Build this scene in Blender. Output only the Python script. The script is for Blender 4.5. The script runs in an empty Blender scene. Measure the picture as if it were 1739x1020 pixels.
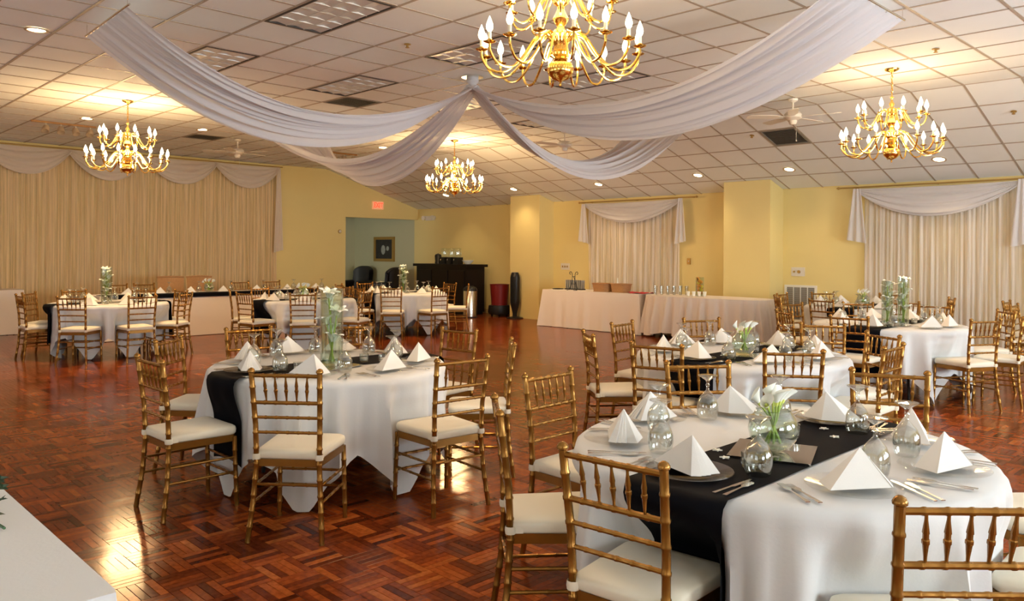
import bpy, math, random
from mathutils import Vector, Matrix
R = math.radians
random.seed(7)
sc = bpy.context.scene
col = sc.collection

# ------------------------------------------------------------------ camera
F_PX, W_PX, H_PX = 1343.15, 1739, 1020
YAW, ROLL, CAM_Z = -0.7936, 0.006, 1.533
cam_d = bpy.data.cameras.new('camera')
cam_d.sensor_width = 36.0
cam_d.lens = F_PX / W_PX * 36.0
cam_d.shift_y = -81.38 / W_PX
cam_d.clip_end = 100
cam = bpy.data.objects.new('camera', cam_d)
col.objects.link(cam)
fw = Vector((math.sin(YAW), math.cos(YAW), 0))
rt0 = Vector((math.cos(YAW), -math.sin(YAW), 0))
up0 = Vector((0, 0, 1))
rt = rt0 * math.cos(ROLL) + up0 * math.sin(ROLL)
up = -rt0 * math.sin(ROLL) + up0 * math.cos(ROLL)
cam.matrix_world = Matrix(((rt.x, up.x, -fw.x, 0), (rt.y, up.y, -fw.y, 0), (rt.z, up.z, -fw.z, CAM_Z), (0, 0, 0, 1)))
sc.camera = cam

def project(p):
    """pixel of a world point (only used to choose which alike pieces become single objects)"""
    d = Vector(p) - Vector((0, 0, CAM_Z))
    z = d.dot(fw)
    if z < 0.05:
        return None
    return (W_PX / 2 + F_PX * d.dot(rt) / z, 428.6 - F_PX * d.dot(up) / z, z)

# ------------------------------------------------------------------ light and exposure
sc.view_settings.view_transform = 'Standard'
sc.view_settings.look = 'None'
sc.view_settings.gamma = 1.0
sc.view_settings.use_curve_mapping = False
sc.view_settings.exposure = 0.26
wd = bpy.data.worlds.new('world')
sc.world = wd
wd.use_nodes = True
wd.node_tree.nodes['Background'].inputs[0].default_value = (0.75, 0.86, 1.0, 1)
wd.node_tree.nodes['Background'].inputs[1].default_value = 0.6

WARM = (1.0, 0.645, 0.30)
COOL = (0.84, 0.94, 1.0)

def area(name, loc, rot, sx, sy, power, color):
    l = bpy.data.lights.new(name, 'AREA')
    l.shape = 'RECTANGLE'
    l.size, l.size_y = sx, sy
    l.energy = power
    l.color = color
    o = bpy.data.objects.new(name, l)
    o.location = loc
    o.rotation_euler = rot
    col.objects.link(o)
    return o

# daylight entering through the window openings of the two walls behind the camera and of the side room
for wx, wp in ((-12.6, 12), (-8.4, 24), (-4.2, 24), (0.0, 16)):
    area('window_daylight', (wx, -3.02, 1.75), (R(124), 0, 0), 2.2, 1.7, wp, COOL)
for wy, wp in ((0.4, 120), (4.6, 380), (8.8, 470)):      # daylight lamps deliberately tilted upward to brighten the ceiling
    area('window_daylight', (4.02, wy, 1.75), (R(124), 0, R(90)), 2.2, 1.7, wp, COOL)
area('window_daylight', (-19.2, 8.07, 1.5), (R(90), 0, 0), 1.6, 1.6, 34, (0.90, 0.97, 0.90))

# ------------------------------------------------------------------ materials
MATS = {}
def new_mat(name):
    m = bpy.data.materials.new(name)
    m.use_nodes = True
    nt = m.node_tree
    b = nt.nodes['Principled BSDF']
    MATS[name] = m
    return m, nt, b

def pmat(name, color, rough=0.6, metal=0.0, noise=0.0, nscale=8.0, bump=0.0, bscale=60.0, spec=0.5, coat=0.0, emit=None, estr=0.0, sheen=0.0):
    m, nt, b = new_mat(name)
    b.inputs['Base Color'].default_value = (*color, 1)
    b.inputs['Roughness'].default_value = rough
    b.inputs['Metallic'].default_value = metal
    b.inputs['Specular IOR Level'].default_value = spec
    b.inputs['Coat Weight'].default_value = coat
    b.inputs['Sheen Weight'].default_value = sheen
    if emit:
        b.inputs['Emission Color'].default_value = (*emit, 1)
        b.inputs['Emission Strength'].default_value = estr
    if noise > 0 or bump > 0:
        tc = nt.nodes.new('ShaderNodeTexCoord')
    if noise > 0:
        n = nt.nodes.new('ShaderNodeTexNoise')
        n.inputs['Scale'].default_value = nscale
        n.inputs['Detail'].default_value = 4
        nt.links.new(tc.outputs['Object'], n.inputs['Vector'])
        mx = nt.nodes.new('ShaderNodeMix')
        mx.data_type = 'RGBA'
        mx.inputs[6].default_value = (*[c * (1 - noise) for c in color], 1)
        mx.inputs[7].default_value = (*[min(1, c * (1 + noise)) for c in color], 1)
        nt.links.new(n.outputs['Fac'], mx.inputs[0])
        nt.links.new(mx.outputs[2], b.inputs['Base Color'])
    if bump > 0:
        n2 = nt.nodes.new('ShaderNodeTexNoise')
        n2.inputs['Scale'].default_value = bscale
        n2.inputs['Detail'].default_value = 3
        nt.links.new(tc.outputs['Object'], n2.inputs['Vector'])
        bp = nt.nodes.new('ShaderNodeBump')
        bp.inputs['Strength'].default_value = bump
        bp.inputs['Distance'].default_value = 0.01
        nt.links.new(n2.outputs['Fac'], bp.inputs['Height'])
        nt.links.new(bp.outputs['Normal'], b.inputs['Normal'])
    return m

def sheer(name, color, transp, transl, streak=0.0):
    """thin cloth: diffuse + translucent, partly see-through; streak varies the weave density in upright bands"""
    m = bpy.data.materials.new(name)
    m.use_nodes = True
    nt = m.node_tree
    nt.nodes.clear()
    out = nt.nodes.new('ShaderNodeOutputMaterial')
    d = nt.nodes.new('ShaderNodeBsdfDiffuse')
    tl = nt.nodes.new('ShaderNodeBsdfTranslucent')
    tp = nt.nodes.new('ShaderNodeBsdfTransparent')
    d.inputs[0].default_value = (*color, 1)
    tl.inputs[0].default_value = (*color, 1)
    m1 = nt.nodes.new('ShaderNodeMixShader')
    m1.inputs[0].default_value = transl
    m2 = nt.nodes.new('ShaderNodeMixShader')
    m2.inputs[0].default_value = transp
    if streak > 0:
        tc = nt.nodes.new('ShaderNodeTexCoord')
        mp = nt.nodes.new('ShaderNodeMapping')
        mp.inputs['Scale'].default_value = (22, 22, 0.5)
        n = nt.nodes.new('ShaderNodeTexNoise')
        n.inputs['Scale'].default_value = 1.0
        n.inputs['Detail'].default_value = 3
        mr = nt.nodes.new('ShaderNodeMapRange')
        mr.inputs['From Min'].default_value = 0.40
        mr.inputs['From Max'].default_value = 0.66
        mr.inputs['To Min'].default_value = transp
        mr.inputs['To Max'].default_value = streak
        nt.links.new(tc.outputs['Object'], mp.inputs['Vector'])
        nt.links.new(mp.outputs[0], n.inputs['Vector'])
        nt.links.new(n.outputs['Fac'], mr.inputs['Value'])
        nt.links.new(mr.outputs[0], m2.inputs[0])
    nt.links.new(d.outputs[0], m1.inputs[1])
    nt.links.new(tl.outputs[0], m1.inputs[2])
    nt.links.new(m1.outputs[0], m2.inputs[1])
    nt.links.new(tp.outputs[0], m2.inputs[2])
    nt.links.new(m2.outputs[0], out.inputs[0])
    MATS[name] = m
    return m

def glass(name, tint, base_refl=0.10, rough=0.02, edge_refl=0.75):
    """thin clear glass: see-through with a grazing-angle mirror sheen"""
    m = bpy.data.materials.new(name)
    m.use_nodes = True
    nt = m.node_tree
    nt.nodes.clear()
    out = nt.nodes.new('ShaderNodeOutputMaterial')
    tp = nt.nodes.new('ShaderNodeBsdfTransparent')
    tp.inputs[0].default_value = (*tint, 1)
    gl = nt.nodes.new('ShaderNodeBsdfGlossy')
    gl.inputs['Roughness'].default_value = rough
    gl.inputs[0].default_value = (0.95, 0.97, 0.97, 1)
    lw = nt.nodes.new('ShaderNodeLayerWeight')
    lw.inputs['Blend'].default_value = 0.25
    mr = nt.nodes.new('ShaderNodeMapRange')
    mr.inputs['To Min'].default_value = base_refl
    mr.inputs['To Max'].default_value = edge_refl
    nt.links.new(lw.outputs['Facing'], mr.inputs['Value'])
    mx = nt.nodes.new('ShaderNodeMixShader')
    nt.links.new(mr.outputs[0], mx.inputs[0])
    nt.links.new(tp.outputs[0], mx.inputs[1])
    nt.links.new(gl.outputs[0], mx.inputs[2])
    nt.links.new(mx.outputs[0], out.inputs[0])
    MATS[name] = m
    return m

pmat('gold_wood', (0.29, 0.132, 0.022), 0.25, 0.66, noise=0.22, nscale=14, spec=0.5)
pmat('gold_dark', (0.27, 0.13, 0.035), 0.40, 0.4, noise=0.2, nscale=12)
pmat('ivory_fabric', (0.76, 0.69, 0.55), 0.85, bump=0.12, bscale=500, sheen=0.2)
pmat('white_cloth', (0.66, 0.655, 0.65), 0.85, bump=0.06, bscale=90, sheen=0.15)
pmat('napkin_cloth', (0.76, 0.73, 0.69), 0.85, bump=0.05, bscale=200)
pmat('skirt_cloth', (0.76, 0.69, 0.64), 0.85, bump=0.06, bscale=90)
pmat('black_satin', (0.003, 0.003, 0.005), 0.75, spec=0.08)
pmat('wall_paint', (0.78, 0.64, 0.28), 0.75, noise=0.04, nscale=1.3, bump=0.05, bscale=180)
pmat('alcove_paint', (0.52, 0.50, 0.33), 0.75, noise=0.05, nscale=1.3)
pmat('ceiling_tile', (0.86, 0.88, 0.86), 0.9, noise=0.03, nscale=3, bump=0.25, bscale=260)
pmat('ceiling_bar', (0.42, 0.35, 0.28), 0.55)
pmat('white_plastic', (0.75, 0.70, 0.62), 0.45)
pmat('brass', (0.90, 0.58, 0.16), 0.16, 1.0)
pmat('candle_sleeve', (0.90, 0.82, 0.62), 0.5)
pmat('bulb_glow', (1, 0.9, 0.7), 0.3, emit=(1.0, 0.80, 0.50), estr=12.0)
pmat('can_glow', (1, 0.9, 0.75), 0.4, emit=(1.0, 0.82, 0.55), estr=9.0)
pmat('can_trim', (0.55, 0.42, 0.28), 0.4, 0.3)
pmat('fixture_frame', (0.035, 0.03, 0.028), 0.5)
pmat('louver_metal', (0.74, 0.75, 0.74), 0.45, 0.35)
pmat('fixture_back', (0.50, 0.50, 0.47), 0.5)
pmat('vent_grey', (0.27, 0.235, 0.19), 0.6)
pmat('vent_back', (0.11, 0.095, 0.075), 0.7)
pmat('grille_grey', (0.34, 0.33, 0.30), 0.55)
pmat('black_metal', (0.015, 0.015, 0.016), 0.4, 0.3)
pmat('black_wood', (0.009, 0.005, 0.004), 0.45, noise=0.3, nscale=6, spec=0.25)
pmat('dark_leather', (0.012, 0.009, 0.010), 0.5, bump=0.1, bscale=120)
pmat('steel', (0.72, 0.68, 0.62), 0.22, 1.0)
pmat('silver', (0.75, 0.73, 0.70), 0.16, 1.0)
pmat('mirror', (0.62, 0.60, 0.55), 0.06, 1.0)
pmat('red_plastic', (0.17, 0.006, 0.006), 0.4)
pmat('red_cloth', (0.45, 0.02, 0.03), 0.8)
pmat('exit_box', (0.70, 0.62, 0.42), 0.5, emit=(1, 0.25, 0.10), estr=0.35)
pmat('exit_red', (0.8, 0.03, 0.02), 0.4, emit=(1.0, 0.05, 0.02), estr=2.2)
pmat('wicker', (0.42, 0.22, 0.09), 0.75, noise=0.35, nscale=60, bump=0.6, bscale=120)
pmat('stem_green', (0.30, 0.42, 0.06), 0.5)
pmat('ivy_green', (0.014, 0.040, 0.014), 0.5, noise=0.4, nscale=20)
pmat('leaf_green', (0.035, 0.10, 0.03), 0.5, noise=0.4, nscale=20)
pmat('lily_white', (0.88, 0.88, 0.80), 0.6)
pmat('lily_throat', (0.55, 0.62, 0.12), 0.6)
pmat('wax', (0.85, 0.82, 0.74), 0.5)
pmat('orange_fruit', (0.90, 0.33, 0.02), 0.5)
pmat('lemon_fruit', (0.90, 0.66, 0.04), 0.5)
pmat('gilt', (0.45, 0.28, 0.08), 0.4, 0.6)
pmat('canvas_dark', (0.018, 0.017, 0.016), 0.6, noise=0.9, nscale=7)
pmat('canvas_pale', (0.32, 0.34, 0.32), 0.7, noise=0.5, nscale=14)
pmat('window_paint', (0.80, 0.78, 0.72), 0.5)
pmat('window_sky', (0.8, 0.9, 1.0), 0.2, emit=(0.84, 0.92, 1.0), estr=1.2)
pmat('baseboard_paint', (0.55, 0.40, 0.20), 0.6)
sheer('drape_sheer', (0.78, 0.77, 0.81), 0.12, 0.38)
sheer('curtain_sheer', (0.82, 0.76, 0.70), 0.08, 0.20, 0.62)
sheer('curtain_warm_lit', (0.84, 0.66, 0.41), 0.06, 0.20, 0.55)  # left wall sheer: warm lamplight is tinted into the fabric colour
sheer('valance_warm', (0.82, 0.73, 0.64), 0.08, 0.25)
sheer('valance_sheer', (0.80, 0.78, 0.80), 0.08, 0.25)
glass('clear_glass', (0.90, 0.905, 0.89), 0.07, 0.02, 0.85)
glass('plate_glass', (0.95, 0.95, 0.945), 0.03, 0.05, 0.18)
glass('vase_glass', (0.90, 0.94, 0.91), 0.06, 0.02, 0.75)
glass('water', (0.95, 0.965, 0.93), 0.01, 0.02, 0.12)
glass('smoke_glass', (0.78, 0.77, 0.75), 0.10, 0.08, 0.35)

def parquet(name, use_attr):
    m, nt, b = new_mat(name)
    if use_attr:
        src = nt.nodes.new('ShaderNodeAttribute')
        src.attribute_name = 'tone'
        val = src.outputs['Fac']
    else:
        src = nt.nodes.new('ShaderNodeObjectInfo')
        val = src.outputs['Random']
    rp = nt.nodes.new('ShaderNodeValToRGB')
    e = rp.color_ramp.elements
    e[0].position, e[0].color = 0.0, (0.085, 0.016, 0.004, 1)
    e[1].position, e[1].color = 1.0, (0.50, 0.140, 0.030, 1)
    a = e.new(0.35); a.color = (0.21, 0.040, 0.010, 1)
    a = e.new(0.75); a.color = (0.40, 0.084, 0.016, 1)
    nt.links.new(val, rp.inputs[0])
    tc = nt.nodes.new('ShaderNodeNewGeometry')
    n = nt.nodes.new('ShaderNodeTexNoise')
    n.inputs['Scale'].default_value = 34
    n.inputs['Detail'].default_value = 5
    nt.links.new(tc.outputs['Position'], n.inputs['Vector'])
    mx = nt.nodes.new('ShaderNodeMix')
    mx.data_type = 'RGBA'
    mx.blend_type = 'MULTIPLY'
    mx.inputs[0].default_value = 0.75
    nt.links.new(rp.outputs[0], mx.inputs[6])
    r2 = nt.nodes.new('ShaderNodeValToRGB')
    r2.color_ramp.elements[0].position = 0.3
    r2.color_ramp.elements[0].color = (0.45, 0.42, 0.4, 1)
    r2.color_ramp.elements[1].position = 0.7
    nt.links.new(n.outputs['Fac'], r2.inputs[0])
    nt.links.new(r2.outputs[0], mx.inputs[7])
    nt.links.new(mx.outputs[2], b.inputs['Base Color'])
    b.inputs['Roughness'].default_value = 0.15
    b.inputs['Specular IOR Level'].default_value = 0.08
    b.inputs['Coat Weight'].default_value = 0.0
    b.inputs['Coat Roughness'].default_value = 0.10
    return m
parquet('parquet_piece', False)
parquet('parquet_field', True)
pmat('parquet_joint', (0.03, 0.010, 0.004), 0.6)

for _n in ('bulb_glow', 'can_glow', 'exit_box', 'exit_red', 'window_sky'):
    MATS[_n].cycles.emission_sampling = 'NONE'      # their light comes from the lamps placed with them

# ------------------------------------------------------------------ mesh helpers
class MB:
    def __init__(s):
        s.v = []; s.f = []
    def add(s, vs, fs):
        n = len(s.v)
        s.v += [tuple(v) for v in vs]
        s.f += [tuple(i + n for i in f) for f in fs]
        return s
    def box(s, x0, y0, z0, x1, y1, z1, mat=None):
        vs = [(x0, y0, z0), (x1, y0, z0), (x1, y1, z0), (x0, y1, z0), (x0, y0, z1), (x1, y0, z1), (x1, y1, z1), (x0, y1, z1)]
        if mat is not None:
            vs = [mat @ Vector(v) for v in vs]
        return s.add(vs, [(3, 2, 1, 0), (4, 5, 6, 7), (0, 1, 5, 4), (1, 2, 6, 5), (2, 3, 7, 6), (3, 0, 4, 7)])
    def tube(s, path, radii, seg=8, cap=True):
        path = [Vector(p) for p in path]
        if not isinstance(radii, (list, tuple)):
            radii = [radii] * len(path)
        n0 = len(s.v)
        ref = None
        for k, p in enumerate(path):
            a = path[max(0, k - 1)]; b = path[min(len(path) - 1, k + 1)]
            t = (b - a)
            t = t.normalized() if t.length > 1e-9 else Vector((0, 0, 1))
            if ref is None:
                ref = Vector((1, 0, 0)) if abs(t.x) < 0.8 else Vector((0, 1, 0))
            u = (ref - t * ref.dot(t)).normalized()
            ref = u
            w = t.cross(u)
            for i in range(seg):
                an = 2 * math.pi * i / seg
                s.v.append(tuple(p + (u * math.cos(an) + w * math.sin(an)) * radii[k]))
        for k in range(len(path) - 1):
            for i in range(seg):
                a = n0 + k * seg + i; b = n0 + k * seg + (i + 1) % seg
                s.f.append((a, b, b + seg, a + seg))
        if cap:
            s.f.append(tuple(n0 + i for i in reversed(range(seg))))
            m = n0 + (len(path) - 1) * seg
            s.f.append(tuple(m + i for i in range(seg)))
        return s
    def lathe(s, prof, seg=16, c=(0, 0, 0), closed=False):
        n0 = len(s.v)
        for r, z in prof:
            for i in range(seg):
                a = 2 * math.pi * i / seg
                s.v.append((c[0] + r * math.cos(a), c[1] + r * math.sin(a), c[2] + z))
        for k in range(len(prof) - 1):
            for i in range(seg):
                a = n0 + k * seg + i; b = n0 + k * seg + (i + 1) % seg
                s.f.append((a, b, b + seg, a + seg))
        if closed:
            s.f.append(tuple(n0 + i for i in reversed(range(seg))))
            m = n0 + (len(prof) - 1) * seg
            s.f.append(tuple(m + i for i in range(seg)))
        return s
    def grid(s, fn, nu, nv, wrap=False):
        n0 = len(s.v)
        for i in range(nu if wrap else nu + 1):
            for j in range(nv + 1):
                s.v.append(tuple(fn(i / nu, j / nv)))
        k = nv + 1
        for i in range(nu):
            for j in range(nv):
                a = n0 + i * k + j
                b = n0 + ((i + 1) % nu if wrap else i + 1) * k + j
                s.f.append((a, b, b + 1, a + 1))
        return s
    def prism(s, poly, z0, z1):
        n = len(poly)
        vs = [(x, y, z0) for x, y in poly] + [(x, y, z1) for x, y in poly]
        fs = [tuple(reversed(range(n))), tuple(range(n, 2 * n))]
        fs += [(i, (i + 1) % n, n + (i + 1) % n, n + i) for i in range(n)]
        return s.add(vs, fs)
    def mesh(s, name, mat, smooth=True, angle=38):
        m = bpy.data.meshes.new(name)
        m.from_pydata(s.v, [], s.f)
        if smooth:
            m.shade_smooth()
            m.set_sharp_from_angle(angle=R(angle))
        m.materials.append(MATS[mat])
        return m

def put(name, mesh, parent=None, loc=(0, 0, 0), rz=0.0, rot=None, scale=None):
    o = bpy.data.objects.new(name, mesh)
    o.location = loc
    o.rotation_euler = rot if rot else (0, 0, rz)
    if scale:
        o.scale = scale
    if parent:
        o.parent = parent
    col.objects.link(o)
    return o

def tag(o, label=None, cat=None, group=None, kind=None):
    if label: o['label'] = label
    if cat: o['category'] = cat
    if group: o['group'] = group
    if kind: o['kind'] = kind
    return o

def empty(name, loc=(0, 0, 0), rz=0.0):
    o = bpy.data.objects.new(name, None)
    o.empty_display_size = 0.1
    o.location = loc
    o.rotation_euler = (0, 0, rz)
    col.objects.link(o)
    return o

def struct(name, mb, mat, parent=None, smooth=False):
    o = put(name, mb.mesh(name, mat, smooth), parent)
    if parent is None:
        tag(o, kind='structure')
    return o

# ------------------------------------------------------------------ room shell
XL, XR, YB, YW = -17.61, 4.1, -3.1, 13.629
ZC, YK, ZE = 3.613, 10.713, 2.712            # flat ceiling, kink line, eave height
T = 0.6096
OX, OY = 4.8587, 2.7883                      # ceiling grid origin
SLOPE = (ZE - ZC) / (YW - YK)
def ceil_z(y):
    return ZC if y < YK else ZC + SLOPE * (y - YK)

fl = struct('floor', MB().box(-21.0, YB - 0.1, -0.12, XR + 0.1, YW + 0.1, -0.004), 'parquet_joint')
tag(fl, 'glossy red-brown finger parquet floor')

# parquet fingers: blocks of five, turned alternately
BL, NF = 0.20, 5
FW = BL / NF
GAP = 0.0012
cand = []
field_v, field_f, tones = [], [], []
nx0, nx1 = int(-21.0 / BL), int(XR / BL)
ny0, ny1 = int(YB / BL), int(YW / BL) + 1
prng = random.Random(3)
fingers = []
for bx in range(nx0, nx1):
    for by in range(ny0, ny1):
        turn = (bx + by) % 2
        bt = prng.uniform(-0.18, 0.18)
        for k in range(NF):
            if turn:
                cx, cy = bx * BL + BL / 2, by * BL + (k + 0.5) * FW
            else:
                cx, cy = bx * BL + (k + 0.5) * FW, by * BL + BL / 2
            if cy > YW - 0.02 or (cx < XL - 0.05 and cy < 8.0):
                continue
            fingers.append((cx, cy, turn, min(1, max(0, prng.gauss(0.5, 0.17) + bt))))
scored = []
for i, (cx, cy, turn, tone) in enumerate(fingers):
    if abs(cx) > 6 or cy > 6 or cy < 0.3:
        continue
    q = project((cx, cy, 0))
    if q and 205 < q[0] < 905 and 868 < q[1] < 1016:
        scored.append((q[2], i))
scored.sort()
single = set(i for _, i in scored[:300])
pm = MB()
hx, hy = BL / 2 - GAP, FW / 2 - GAP
pm.add([(-hx, -hy, -0.004), (hx, -hy, -0.004), (hx, hy, -0.004), (-hx, hy, -0.004), (-hx, -hy, -0.0006), (hx, -hy, -0.0006), (hx, hy, -0.0006), (-hx, hy, -0.0006),
        (-hx + .001, -hy + .001, 0), (hx - .001, -hy + .001, 0), (hx - .001, hy - .001, 0), (-hx + .001, hy - .001, 0)],
       [(0, 1, 5, 4), (1, 2, 6, 5), (2, 3, 7, 6), (3, 0, 4, 7), (4, 5, 9, 8), (5, 6, 10, 9), (6, 7, 11, 10), (7, 4, 8, 11), (8, 9, 10, 11)])
pmesh = pm.mesh('plank', 'parquet_piece', False)
for i, (cx, cy, turn, tone) in enumerate(fingers):
    tx, ty = prng.gauss(0, 0.0016), prng.gauss(0, 0.0028)
    if i in single:
        o = put('plank', pmesh, fl, (cx, cy, 0), rot=(ty, tx, 0 if turn else R(90)))
        continue
    a, b = (BL / 2 - GAP, FW / 2 - GAP) if turn else (FW / 2 - GAP, BL / 2 - GAP)
    sxx, syy = (tx, ty) if turn else (ty, tx)
    n = len(field_v)
    for ux, uy in ((-a, -b), (a, -b), (a, b), (-a, b)):
        field_v.append((cx + ux, cy + uy, ux * sxx + uy * syy))
    field_f.append((n, n + 1, n + 2, n + 3))
    tones.append(tone)
me = bpy.data.meshes.new('parquet_field')
me.from_pydata(field_v, [], field_f)
at = me.attributes.new('tone', 'FLOAT', 'FACE')
at.data.foreach_set('value', tones)
me.materials.append(MATS['parquet_field'])
o = put('parquet_field', me, fl)
tag(o, kind='stuff')

TH = 0.16
# walls
wl = MB()
wl.box(XL - TH, YB - TH, 0, XL, 11.28, 3.75)
wl.box(XL - TH, 11.28, 2.43, XL, YW, 3.75)
wall_left = struct('wall_left', wl, 'wall_paint')
wr = MB()
wr.box(XL - TH, YW, 0, XR + TH, YW + TH, 3.75)
wall_right = struct('wall_right', wr, 'wall_paint')
struct('wall_alcove_right', MB().box(-21.0, YW, 0, XL - TH, YW + TH, 3.75), 'alcove_paint')
struct('wall_alcove_end', MB().box(-20.93, 7.9, 0, -20.77, YW, 2.9), 'alcove_paint')
wa = MB()
wa.box(-20.77, 7.9, 0, -20.0, 8.06, 2.9).box(-18.4, 7.9, 0, XL - TH, 8.06, 2.9).box(-20.0, 7.9, 0, -18.4, 8.06, 0.7).box(-20.0, 7.9, 2.3, -18.4, 8.06, 2.9)
struct('wall_alcove_back', wa, 'alcove_paint')
struct('ceiling_alcove', MB().box(-20.93, 7.9, 2.75, XL - TH, YW, 2.9), 'alcove_paint')

def windowed_wall(name, horizontal, fixed, lo, hi, wins, zt=3.75):
    """wall with window openings (0.9..2.6 m high); returns the wall, adds a window structure in each opening"""
    m = MB()
    def bx(a, b, z0, z1, d0=0.0, d1=TH):
        if horizontal:
            m.box(a, fixed - d1, z0, b, fixed - d0, z1)
        else:
            m.box(fixed + d0, a, z0, fixed + d1, b, z1)
    p = lo
    for c in wins:
        bx(p, c - 1.1, 0, zt); bx(c - 1.1, c + 1.1, 0, 0.9); bx(c - 1.1, c + 1.1, 2.6, zt)
        p = c + 1.1
    bx(p, hi, 0, zt)
    return struct(name, m, 'wall_paint')
windowed_wall('wall_back', True, YB, XL - TH, XR + TH, (-12.6, -8.4, -4.2, 0.0))
windowed_wall('wall_side', False, XR, YB, YW, (0.4, 4.6, 8.8))
nwin = 0
def window(cx, cy, horizontal, w=1.1, z0=0.9, z1=2.6):
    global nwin
    nwin += 1
    m = MB()
    def bb(a0, a1, q0, q1, d=0.03):
        if horizontal: m.box(cx + a0, cy - d, q0, cx + a1, cy + d, q1)
        else: m.box(cx - d, cy + a0, q0, cx + d, cy + a1, q1)
    bb(-w, -w + 0.06, z0, z1); bb(w - 0.06, w, z0, z1); bb(-w, w, z0, z0 + 0.06); bb(-w, w, z1 - 0.06, z1); bb(-0.02, 0.02, z0, z1)
    wo = struct('window_%d' % nwin, m, 'window_paint')
    for a0, a1 in ((-w + 0.06, -0.02), (0.02, w - 0.06)):
        g = MB()
        if horizontal: g.box(cx + a0, cy - 0.006, z0 + 0.06, cx + a1, cy + 0.006, z1 - 0.06)
        else: g.box(cx - 0.006, cy + a0, z0 + 0.06, cx + 0.006, cy + a1, z1 - 0.06)
        put('pane', g.mesh('pane', 'window_sky', False), wo)
for wx in (-12.6, -8.4, -4.2, 0.0):
    window(wx, YB - 0.08, True)
for wy in (0.4, 4.6, 8.8):
    window(XR + 0.08, wy, False)
window(-19.2, 7.98, True, 0.8, 0.7, 2.3)

# pillars standing out of the right wall
def pillar(n, x0, x1):
    m = MB()
    y0 = YW - 0.492
    m.add([(x0, y0, 0), (x1, y0, 0), (x1, YW, 0), (x0, YW, 0), (x0, y0, ceil_z(y0) - .003), (x1, y0, ceil_z(y0) - .003), (x1, YW, ZE - .003), (x0, YW, ZE - .003)],
          [(0, 1, 5, 4), (1, 2, 6, 5), (3, 0, 4, 7), (4, 5, 6, 7)])
    return struct('pillar_%d' % n, m, 'wall_paint')
pillar(1, -13.418, -12.467)
pillar(2, -7.738, -6.811)
bb = MB()
bb.box(XL + 0.02, YW - 0.015, 0, -13.42, YW - 0.001, 0.10).box(-12.46, YW - 0.015, 0, -7.74, YW - 0.001, 0.10).box(-6.81, YW - 0.015, 0, XR, YW - 0.001, 0.10)
struct('baseboard_right', bb, 'baseboard_paint')
struct('baseboard_left', MB().box(XL + 0.001, YB, 0, XL + 0.015, 11.28, 0.10), 'baseboard_paint')

# ceiling: slab, hung grid of bars, tiles
cs = MB()
cs.box(XL, YB, ZC + 0.03, XR, YK, ZC + 0.12)
cs.add([(XL, YK, ZC + .03), (XR, YK, ZC + .03), (XR, YW, ZE + .03), (XL, YW, ZE + .03), (XL, YK, ZC + .12), (XR, YK, ZC + .12), (XR, YW, ZE + .12), (XL, YW, ZE + .12)],
       [(3, 2, 1, 0), (4, 5, 6, 7), (0, 1, 5, 4), (1, 2, 6, 5), (2, 3, 7, 6), (3, 0, 4, 7)])
ceiling = struct('ceiling', cs, 'ceiling_tile')
tag(ceiling, 'white suspended tile ceiling sloping down to the right wall')
SL_LEN = math.hypot(YW - YK, ZC - ZE)
SL_A = math.atan2(ZE - ZC, YW - YK)
I0, I1 = math.ceil((XL + OX) / T), int((XR + OX) / T)
J0 = math.ceil((YB - OY) / T)
BW = 0.0125
bars = MB()
for i in range(I0, I1 + 1):
    x = i * T - OX
    bars.box(x - BW, YB, ZC - 0.001, x + BW, YK, ZC + 0.029)
    y1, z1 = YW, ZE
    bars.add([(x - BW, YK, ZC - .001), (x + BW, YK, ZC - .001), (x + BW, y1, z1 - .001), (x - BW, y1, z1 - .001), (x - BW, YK, ZC + .029), (x + BW, YK, ZC + .029), (x + BW, y1, z1 + .029), (x - BW, y1, z1 + .029)],
             [(3, 2, 1, 0), (4, 5, 6, 7), (0, 1, 5, 4), (1, 2, 6, 5), (2, 3, 7, 6), (3, 0, 4, 7)])
for j in range(J0, 14):
    y = j * T + OY
    bars.box(XL, y - BW, ZC - 0.0015, XR, y + BW, ZC + 0.0285)
for j in range(1, 5):
    s = j * T
    m4 = Matrix.Translation((0, YK, ZC)) @ Matrix.Rotation(SL_A, 4, 'X')
    bars.box(XL, s - BW, -0.0015, XR, s + BW, 0.0285, m4)
put('ceiling_grid', bars.mesh('ceiling_grid', 'ceiling_bar', False), ceiling)

FIX = [(-3, 1), (-7, 1), (-3, 4), (-7, 4), (-3, 7), (-7, 7), (-3, 10), (-7, 10), (-11, 1), (-11, 4), (1, 1), (1, 4)]
VENTS = [(-16, 5), (-8, 5)]           # cells (i, j) on the flat part
SVENT = [(-2, 1)]                     # cell on the sloping part
taken = set()
for i, j in FIX:
    taken.add((i, j)); taken.add((i + 1, j))
for c in VENTS: taken.add(c)
tile_m = MB().box(-T / 2 + BW * 0.9, -T / 2 + BW * 0.9, 0, T / 2 - BW * 0.9, T / 2 - BW * 0.9, 0.014).mesh('ceiling_tile', 'ceiling_tile', False)
tl = []
for i in range(I0 - 1, I1 + 1):
    for j in range(J0 - 1, 13):
        if (i, j) in taken: continue
        tl.append(((i + 0.5) * T - OX, (j + 0.5) * T + OY, ZC + 0.004, 0.0))
    for j in range(0, 5):
        if (i, j) in SVENT: continue
        s = (j + 0.5) * T
        tl.append(((i + 0.5) * T - OX, YK + s * math.cos(SL_A) , ZC + s * math.sin(SL_A) + 0.004, SL_A))
def inroom(t):
    return t[0] - T / 2 > XL - 0.01 and t[0] + T / 2 < XR + 0.01 and t[1] - T / 2 > YB - 0.01
sc_t = []
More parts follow.
